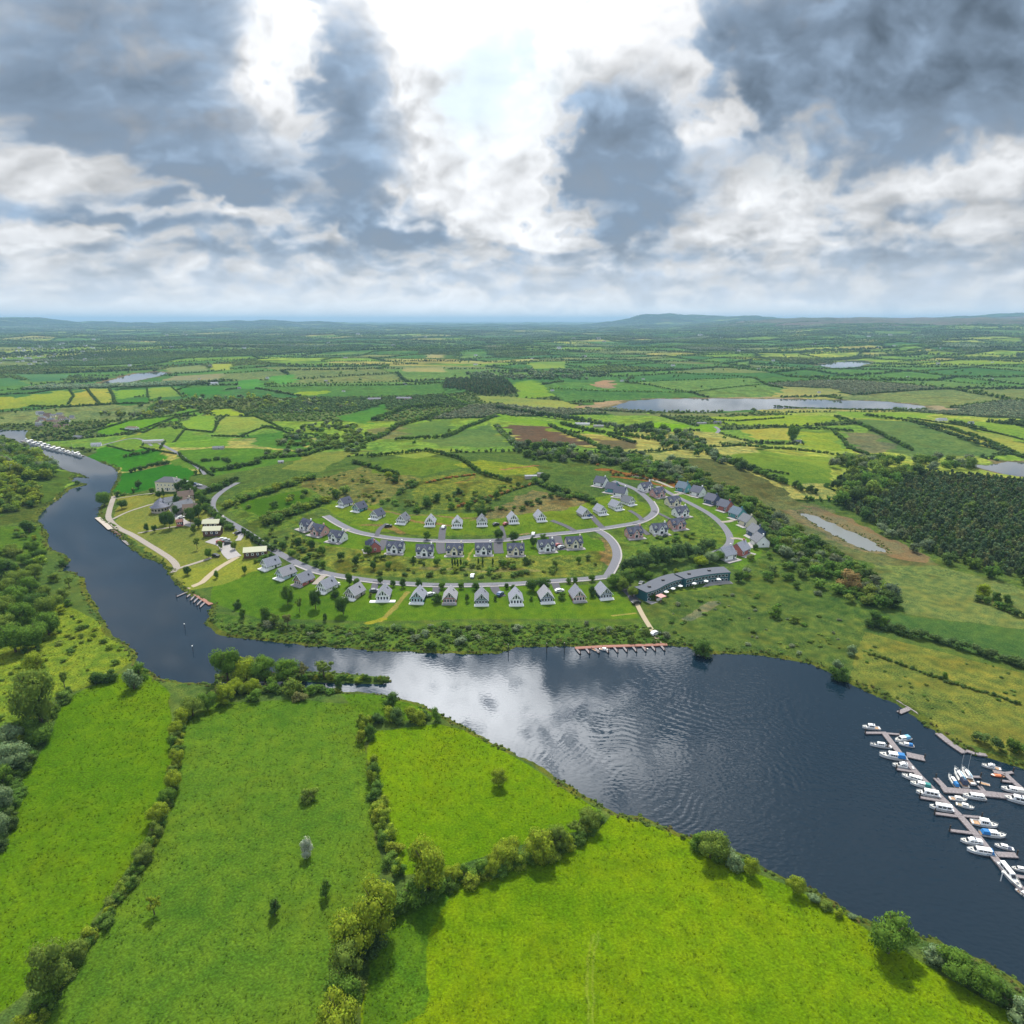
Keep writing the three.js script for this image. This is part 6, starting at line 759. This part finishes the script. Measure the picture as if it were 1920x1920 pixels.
jetty('finger_jetty', [[356, 1107], [372, 1119], [396, 1135]], 2, [[352, 1111, 331, 1120], [360, 1113, 350, 1121], [366, 1118, 357, 1127], [372, 1122, 363, 1131], [378, 1127, 369, 1136], [384, 1131, 375, 1140]], M.redwood, 'red-brown jetty with short fingers at the foot of the sandy ramp', 0.8, 0.5, M.wood);
jetty('stone_quay', [[183, 972], [196, 983], [208, 994]], 3, [], M.stone, 'pale stone quay at the river bend', 1, 0.7);
jetty('slipway_moorings', [[212, 994], [228, 1004], [244, 1010]], 1.6, [[214, 995, 208, 997], [220, 998, 213, 1001], [226, 1001, 219, 1004.5], [232, 1004, 225, 1008], [238, 1006, 232, 1011]], M.brownwood, 'small dark mooring fingers beside the promenade', 0.8, 0.5);
jetty('corner_jetty', [[231, 1014], [242, 1023], [258, 1016]], 1.4, [], M.wood, 'small angled jetty below the promenade'); jetty('bank_jetty', [[372, 1118], [394, 1105]], 1.2, [], M.wood, 'thin boardwalk in the reeds beside the finger jetty');
jetty('far_moorings', [[40, 827], [80, 835], [120, 846], [156, 856]], 2.4, [], M.wood, 'long far pontoon along the settlement quay');
for (const [x, y, n] of [[953, 1224, 'first'], [1025, 1222, 'second'], [1058, 1221, 'third']]) { const v = W0(x, y), t = thing('mooring_post', v, 0, `tall dark post standing in the water, ${n} west of the red jetty`, 'post', 'posts in the river'); const p = mesh('pole', cached('mp', () => { const g = new THREE.CylinderGeometry(0.13, 0.16, 4.6, 8); g.translate(0, 1.2, 0); return g; }), M.darkpile, t); mesh('cap', cached('mc', () => { const g = new THREE.CylinderGeometry(0.18, 0.18, 0.14, 8); g.translate(0, 3.5, 0); return g; }), M.stone, t); }
for (const [x, y, l] of [[347, 1180, 'thin channel marker alone in the wide river bend'], [1876, 1652, 'white marker post in the water below the main pontoon'], [362, 1222, 'dark channel marker above the island tip']]) { const t = thing('channel_marker', W0(x, y), 0, l, 'post'); mesh('pole', cached('cm', () => { const g = new THREE.CylinderGeometry(0.08, 0.1, 3.6, 8); g.translate(0, 0.8, 0); return g; }), l.startsWith('white') ? M.white : M.darkpile, t); mesh('topmark', cached('ctm', () => { const g = new THREE.CylinderGeometry(0.22, 0.22, 0.4, 8); g.translate(0, 2.4, 0); return g; }), M.white, t); }

// ───────────── boats: unit length, bow towards +z, beam 0.33 ─────────────
function loft(beam, h0, h1, sharp, y0) {
  const pos = [], idx = [], N = 12, top = [], hw = (t) => beam / 2 * (t < 0.45 ? 0.86 + 0.14 * Math.sin(t / 0.45 * Math.PI / 2) : Math.pow(Math.max(0, 1 - ((t - 0.45) / 0.55) ** sharp), 0.75));
  for (let i = 0; i <= N; i++) { const t = i / N, z = t - 0.5, w = hw(t), y = mix(h0, h1, t * t); pos.push(-w * 0.72, y0, z * 0.94, -w, y, z, w, y, z, w * 0.72, y0, z * 0.94); top.push([w, y, z]); }
  for (let i = 0; i < N; i++) for (const k of [0, 2]) { const o = i * 4 + k; idx.push(o, o + 4, o + 1, o + 1, o + 4, o + 5); }
  idx.push(0, 1, 2, 0, 2, 3); const g = new THREE.BufferGeometry(); g.setAttribute('position', new THREE.Float32BufferAttribute(pos, 3)); g.setIndex(idx); const q = g.toNonIndexed(); q.computeVertexNormals(); return { g: q, top, hw };
}
function deckGeo(L, inset, dy, t0, t1) { const pos = [], idx = []; const T = L.top.filter((_, i) => i / 12 >= t0 - 1e-6 && i / 12 <= t1 + 1e-6); T.forEach(([w, y, z]) => pos.push(-Math.max(0, w - inset), y + dy, z, Math.max(0, w - inset), y + dy, z)); for (let i = 0; i + 1 < T.length; i++) idx.push(i * 2, i * 2 + 2, i * 2 + 1, i * 2 + 1, i * 2 + 2, i * 2 + 3); const g = new THREE.BufferGeometry(); g.setAttribute('position', new THREE.Float32BufferAttribute(pos, 3)); g.setIndex(idx); g.computeVertexNormals(); return g; }
function house3(w0, w1, z0, z1, y0, y1, rake0, rake1) { const p = [[-w0, y0, z0], [w0, y0, z0], [w0, y0, z1], [-w0, y0, z1], [-w1, y1, z0 + rake0], [w1, y1, z0 + rake0], [w1, y1, z1 - rake1], [-w1, y1, z1 - rake1]], f = [[0, 1, 5], [0, 5, 4], [1, 2, 6], [1, 6, 5], [2, 3, 7], [2, 7, 6], [3, 0, 4], [3, 4, 7], [4, 5, 6], [4, 6, 7]], q = []; for (const t of f) for (const i of [...t].reverse()) q.push(...p[i]); const g = new THREE.BufferGeometry(); g.setAttribute('position', new THREE.Float32BufferAttribute(q, 3)); g.computeVertexNormals(); return g; }
const HULLS = { cruiser: loft(0.34, 0.1, 0.14, 2.2, -0.03), slim: loft(0.25, 0.085, 0.13, 1.9, -0.03), dinghy: loft(0.38, 0.08, 0.11, 2.4, -0.03) };
const rails = (L, h) => { const g = []; for (const s of [-1, 1]) { const pts = L.top.filter((_, i) => i >= 5).map(([w, y, z]) => new THREE.Vector3(s * Math.max(0, w - 0.01), y + h, z)); g.push(new THREE.TubeGeometry(new THREE.CatmullRomCurve3(pts), 14, 0.004, 4)); for (const p of pts.slice(0, -1)) { const c = new THREE.CylinderGeometry(0.0035, 0.0035, h, 4); c.translate(p.x, p.y - h / 2, p.z); g.push(c); } } return mergeGeometries(g.map((q) => q.index ? q.toNonIndexed() : q)); };
function boat(px, py, dx, dy, len, type, label, o = {}) {
  const k = len / 2 / Math.hypot(dx, dy), s = W0(px - dx * k, py - dy * k), b = W0(px + dx * k, py + dy * k), L = s.distanceTo(b), t = thing(type === 'sail' ? 'sailing_boat' : type === 'dinghy' ? 'small_boat' : 'motor_cruiser', s.clone().lerp(b, 0.5).setY(0.02), Math.atan2(b.x - s.x, b.z - s.z), label, 'boat', o.group ?? 'boats moored at the marina');
  t.scale.setScalar(L);
  const kind = type === 'slim' || type === 'sail' ? 'slim' : type === 'dinghy' ? 'dinghy' : 'cruiser', H = HULLS[kind], hull = mesh('hull', H.g, o.hull ?? M.hull, t);
  mesh('rubbing_strake', cached('rs' + kind, () => { const g = []; for (const q of [-1, 1]) g.push(new THREE.TubeGeometry(new THREE.CatmullRomCurve3(H.top.map(([w, y, z]) => new THREE.Vector3(q * w, y - 0.012, z))), 20, 0.006, 4)); return mergeGeometries(g); }), o.stripe ?? M.navyc, hull);
  mesh('deck', cached('dk' + kind, () => deckGeo(H, 0.004, -0.006, type === 'dinghy' ? 0.7 : 0.3, 1)), M.deck, t); mesh('cockpit', cached('ck' + kind, () => deckGeo(H, 0.02, -0.05, 0, type === 'dinghy' ? 0.75 : 0.36)), o.cockpit ?? M.teak, t);
  if (type !== 'dinghy') {
    const w = kind === 'slim' ? 0.075 : 0.115, z0 = o.aft ? -0.4 : -0.18, z1 = o.fore ?? 0.26, top = o.high ? 0.27 : 0.215;
    const c = mesh('cabin', cached(['cb', kind, z0, z1, top].join(), () => house3(w, w * 0.86, z0, z1, 0.09, top, 0.02, 0.12)), o.cabin ?? M.hull, t);
    mesh('cabin_roof', cached(['cbr', kind, z0, z1, top].join(), () => { const g = box(w * 1.82, 0.012, z1 - z0 - 0.1, 0, top + 0.008, (z0 + z1) / 2 - 0.05); return g; }), o.roof ?? M.white, t);
    for (const q of [-1, 1]) mesh('window', cached(['bw', kind, z0, z1, top, q].join(), () => { const g = []; const n = 3, span = z1 - z0 - 0.2; for (let i = 0; i < n; i++) g.push(box(0.006, (top - 0.12) * 0.55, span / n * 0.78, q * (w * 0.935 + 0.003), 0.12 + (top - 0.12) * 0.5, z0 + 0.05 + span * (i + 0.5) / n)); const m = mergeGeometries(g); return m; }), M.glass, c);
    mesh('windscreen', cached(['ws', kind, z1, top].join(), () => { const g = box(w * 1.5, 0.008, 0.1); g.rotateX(Math.atan2(top - 0.09, 0.12)); g.translate(0, (top + 0.1) / 2 + 0.008, z1 - 0.055); return g; }), M.glass, c);
    if (o.fly) { mesh('flybridge', cached('fb', () => house3(0.09, 0.1, -0.16, 0.06, 0.225, 0.285, 0, -0.02)), M.hull, t); mesh('fly_seat', cached('fs', () => box(0.13, 0.02, 0.05, 0, 0.3, -0.1)), M.navyc, t); }
    if (o.cover) mesh('canopy', cached(['cv', kind, z0].join(), () => { const g = house3(kind === 'slim' ? 0.085 : 0.13, kind === 'slim' ? 0.06 : 0.1, Math.max(-0.46, z0 - 0.26), z0 + 0.05, 0.1, 0.235, 0.05, 0.02); return g; }), o.cover, t);
    else mesh('bench', cached(['bn', kind].join(), () => box(kind === 'slim' ? 0.15 : 0.22, 0.03, 0.06, 0, 0.075, -0.44)), M.white, t);
    mesh('rail', cached('rl' + kind, () => rails(H, 0.05)), M.steel, t);
    mesh('hatch', cached('ht', () => box(0.07, 0.012, 0.07, 0, 0.128, 0.33)), M.navyc, t);
    if (type === 'sail') { mesh('mast', cached('ms', () => { const g = new THREE.CylinderGeometry(0.006, 0.009, 0.95, 6); g.translate(0, 0.6, 0.08); return g; }), M.steel, t); mesh('boom', cached('bo', () => { const g = new THREE.CylinderGeometry(0.012, 0.012, 0.42, 6); g.rotateX(Math.PI / 2); g.translate(0, 0.27, -0.14); return g; }), M.skyblue, t); }
  } else { for (const z of [-0.2, 0.08]) { const b2 = mesh('thwart', cached('th', () => box(0.3, 0.02, 0.07)), M.teak, t); b2.position.set(0, 0.06, z); } mesh('outboard', cached('ob', () => box(0.06, 0.14, 0.07, 0, 0.08, -0.53)), M.black, t); if (o.cover) mesh('cover', cached('dc', () => house3(0.15, 0.08, -0.3, 0.25, 0.07, 0.13, 0.05, 0.1)), o.cover, t); }
  return t;
}
for (const [x, y, dx, dy, l, ty, say, o] of [
  [1633, 1366, -33, -3, 34, 'cruiser', 'white flybridge cruiser moored at the outer tip of the marina', { fly: 1, high: 1 }], [1651, 1400, -30, -4, 42, 'slim', 'white cruiser with long bowsprit and open dark cockpit near the outer tip', { cockpit: M.black }], [1692, 1388, -24, 4, 30, 'cruiser', 'cruiser with blue awning behind the outer end of the pontoon', { cover: M.skyblue }], [1699, 1398, -26, -5, 30, 'cruiser', 'cruiser with blue stern cover second behind the outer end', { cover: M.blue, stripe: M.blue }],
  [1674, 1421, -48, -8, 54, 'cruiser', 'cruiser with bright blue canopy moored in the river side row', { cover: M.blue, roof: M.white }], [1693, 1439, -38, -6, 42, 'cruiser', 'white cruiser directly next to the bright blue canopy', { fly: 1, cockpit: M.navyc }], [1711, 1461, -38, -11, 44, 'cruiser', 'white cruiser with dark side windows in the middle of the river side row', { aft: 1 }], [1727, 1474, -38, -9, 44, 'cruiser', 'white cruiser with teal green canvas cover', { cover: M.tealcover, stripe: M.tealcover }], [1740, 1491, -44, -9, 48, 'cruiser', 'smooth white cruiser next below the teal cover', { aft: 1, high: 1 }], [1765, 1518, -44, -8, 48, 'cruiser', 'long-cabined white hire cruiser on its own finger berth', { aft: 1, high: 1, fore: .34 }],
  [1796, 1500, 34, 4, 34, 'cruiser', 'rounded white cruiser below the side pontoon', { stripe: M.white }], [1809, 1513, 34, 9, 36, 'cruiser', 'white cruiser with tan deck below the rounded one', { cockpit: M.sand }], [1787, 1468, -18, -25, 32, 'slim', 'slim white boat with blue stern cover pointing away from the side pontoon', { cover: M.blue }], [1800, 1462, -20, -32, 42, 'sail', 'long sailing boat with dark blue cockpit beside the side pontoon', { cover: M.navyc }], [1814, 1458, -18, -26, 38, 'sail', 'sailing boat with open green cockpit beside the side pontoon', {}], [1843, 1470, -25, -6, 26, 'dinghy', 'small white boat at the end of the side pontoon fork', {}], [1826, 1496, -42, -6, 44, 'cruiser', 'cruiser with row of white fenders along the side pontoon', { aft: 1, cover: M.deck }],
  [1858, 1440, -34, -8, 38, 'cruiser', 'white cruiser at the small bank pontoon', { fly: 1 }], [1870, 1455, -28, -2, 26, 'dinghy', 'small orange boat at the small bank pontoon', { hull: M.orange, cover: M.orange }], [1899, 1484, -40, -8, 48, 'cruiser', 'cruiser with hooped awning above the side pontoon', { cover: M.deck, cockpit: M.navyc }], [1908, 1503, -42, -10, 54, 'cruiser', 'big white cruiser below the side pontoon at the picture edge', { fly: 1, high: 1, aft: 1 }],
  [1845, 1547, 46, 8, 52, 'cruiser', 'white cruiser with square wheelhouse on the bank side of the main pontoon', { high: 1 }], [1861, 1567, 46, 6, 50, 'cruiser', 'white cruiser with dark blue sunshade on the bank side', { cover: M.blue }], [1822, 1581, -44, -7, 46, 'cruiser', 'white cruiser with split cabin roof near the lower berths', { aft: 1, fly: 1 }], [1838, 1599, -48, -8, 54, 'cruiser', 'pale blue striped cruiser with blue cover near the lower berths', { cover: M.blue, aft: 1, stripe: M.skyblue }], [1882, 1590, -34, -8, 38, 'cruiser', 'small white cruiser on the bank side of the lower pontoon', { cockpit: M.navyc }], [1893, 1646, 40, 50, 66, 'slim', 'long white cruiser lying along the lower end of the main pontoon', { fore: .2, aft: 1 }], [1913, 1632, -34, -6, 36, 'cruiser', 'white boat beside the long cruiser at the lower end', {}], [1921, 1680, 40, 30, 40, 'cruiser', 'last white boat at the bottom end of the main pontoon', {}],
  [1133, 1219, 20, 3, 20, 'cruiser', 'white cruiser moored between the fingers of the red jetty', { group: 'boats at the red jetty' }], [1117, 1220, 12, 6, 17, 'dinghy', 'small open boat between the fingers of the red jetty', { group: 'boats at the red jetty' }], [1210, 1216, 8, 3, 12, 'dinghy', 'small boat at the eastern part of the red jetty', { group: 'boats at the red jetty', cover: M.redwood }],
]) boat(x, y, dx, dy, l, ty, say, o);
{ const r = makeRng(21); for (let i = 0; i < 24; i++) { const f = (i + 0.5) / 24, x = mix(48, 152, f) + rr(-1, 1, r), y = mix(828.5, 855, f) + rr(-1, 1, r) + (i % 2 ? 2.5 : -1.5); boat(x, y, 7, 2.5, rr(6, 9, r), i % 5 === 0 ? 'sail' : 'cruiser', `small white boat along the far settlement quay, ${ORD[i]} from the upstream end`, { group: 'boats along the far settlement quay' }); } }
{ const v = P(628, 1098), t = thing('boat_on_trailer', v, 1.2, 'white boat standing on a trailer beside the fourth lodge', 'boat'); const b = mesh('hull', HULLS.cruiser.g, M.hull, t); b.scale.setScalar(6); b.position.y = 1; const d = mesh('deck', deckGeo(HULLS.cruiser, 0.004, -0.006, 0, 1), M.deck, t); d.scale.setScalar(6); d.position.y = 1; for (const s of [-1, 1]) { const w = mesh('wheel', cached('tw', () => { const g = new THREE.CylinderGeometry(0.32, 0.32, 0.2, 14); g.rotateZ(Math.PI / 2); return g; }), M.tyre, t); w.position.set(s * 0.8, 0.32, -0.8); } mesh('trailer_frame', box(1.2, 0.14, 5.4, 0, 0.62, 0), M.steel, t); }

// ───────────── cars ─────────────
const carBody = (() => { const s = new THREE.Shape([[-2.1, .35], [2.1, .35], [2.12, .75], [1.9, .92], [1.0, 1.0], [.35, 1.45], [-1.3, 1.46], [-1.9, 1.0], [-2.12, .9]].map(([a, b]) => new THREE.Vector2(a, b))); const g = new THREE.ExtrudeGeometry(s, { depth: 1.6, bevelEnabled: true, bevelSize: .08, bevelThickness: .08, bevelSegments: 2 }); g.translate(0, 0, -.8); return g; })();
const carGlass = (() => { const s = new THREE.Shape([[.95, 1.0], [.34, 1.4], [-1.25, 1.41], [-1.75, 1.02]].map(([a, b]) => new THREE.Vector2(a, b))); const g = new THREE.ExtrudeGeometry(s, { depth: 1.78, bevelEnabled: false }); g.translate(0, 0, -.89); return g; })(), carWheel = (() => { const g = new THREE.CylinderGeometry(.32, .32, .22, 16); g.rotateX(Math.PI / 2); return g; })();
const carPaint = { white: '#dfe1e3', silver: '#a9adb3', black: '#202227', blue: '#2b4a78', red: '#8c2e2a', grey: '#5c6066' }; for (const k in carPaint) carPaint[k] = new THREE.MeshPhysicalMaterial({ color: carPaint[k], roughness: .35, clearcoat: .8 });
for (const [x, y, c, a, l] of [[1181, 1103, 'black', 70, 'black car nearest the hedge beside the curved building'], [1189, 1106, 'black', 70, 'dark car beside the western wing corner'], [1185, 1110, 'silver', 72, 'silver car in the yard before the curved building'], [1203, 1096, 'grey', 60, 'grey car behind the western wing'], [1193, 1132, 'black', 20, 'dark car at the top of the straight path'], [1229, 1190, 'white', 30, 'white van-like car standing on the path above the red jetty'], [418, 1013, 'white', 30, 'white car beside the middle chalet'], [424, 1015, 'silver', 30, 'silver car second beside the chalets'], [413, 1018, 'red', 30, 'red car in the chalet parking'], [428, 1020, 'black', 25, 'black car in the chalet parking'], [405, 1044, 'black', -20, 'black car at the end of the paved yard'], [447, 1001, 'black', 60, 'dark car by the brown hedge gate'], [352, 906, 'white', 15, 'white car in the upper car park'], [363, 909, 'blue', 15, 'blue car in the upper car park'], [373, 912, 'silver', 15, 'silver car in the upper car park'], [340, 972, 'white', 40, 'white car in the riverside yard'], [728, 988, 'black', 20, 'dark car beside the third hilltop lodge'], [704, 1033, 'black', 80, 'dark car beside the red cottage'], [886, 1082, 'white', 85, 'white car on the verge above the lower road'], [1245, 1006, 'grey', 30, 'grey car beside the white eastern cottage'], [930, 985, 'black', 40, 'black car beside the seventh hilltop lodge'], [948, 984, 'red', 60, 'red car before the eighth hilltop lodge'], [808, 1117, 'silver', 30, 'silver car between the teal and red front lodges'], [938, 1116, 'blue', 60, 'blue car beside the middle front lodge'], [1049, 1110, 'white', 20, 'white car above the pink front lodge'], [702, 1110, 'grey', 10, 'grey car beside the wide white terrace'], [1052, 1028, 'silver', 40, 'silver car on the wide parking drive'], [1046, 1024, 'red', 40, 'red car on the wide parking drive'], [832, 990, 'white', 80, 'white car between the fifth and sixth hilltop lodges'], [1106, 968, 'blue', 60, 'blue car between the paired hilltop lodges'], [1000, 1003, 'white', 82, 'white car driving on the upper road']]) {
  const t = thing('parked_car', P(x, y).add(new THREE.Vector3(0, 0.12, 0)), rad(a), l, 'car', 'parked cars'); mesh('body', carBody, carPaint[c], t); mesh('window', carGlass, M.glass, t); for (const i of [-1.3, 1.3]) for (const s of [-.78, .78]) { const w = mesh('wheel', carWheel, M.tyre, t); w.position.set(i, .32, s); }
}
// ───────────── wind turbines on the moor ─────────────
[[1468, 'first'], [1512, 'second'], [1548, 'third'], [1585, 'fourth'], [1622, 'fifth'], [1668, 'sixth'], [1716, 'seventh']].forEach(([x, n], i) => { const az = Math.atan((x - 960) / F / (cP + 358 / F * sP)), R = 9300 + (i % 3) * 250, X = Math.sin(az) * R, Z = -Math.cos(az) * R, t = thing('wind_turbine', new THREE.Vector3(X, G(X, Z), Z), 0.3, `white wind turbine on the moor ridge, ${n} from the west`, 'wind turbine', 'turbines on the ridge'); mesh('mast', cached('wm', () => { const g = new THREE.CylinderGeometry(1, 2, 40, 10); g.translate(0, 20, 0); return g; }), M.white, t); const h = mesh('nacelle', cached('wn', () => box(2.4, 2.4, 6, 0, 41, 1)), M.white, t); for (let k = 0; k < 3; k++) { const b = mesh('blade', cached('wb', () => { const g = new THREE.ConeGeometry(1.1, 20, 6); g.scale(1, 1, .4); g.translate(0, 10, 0); return g; }), M.white, t); b.position.set(0, 41, 4.4); b.rotation.z = k * 2.094 + i * .7; } });
console.log('objects', scene.children.length);


renderer.render(scene, camera);
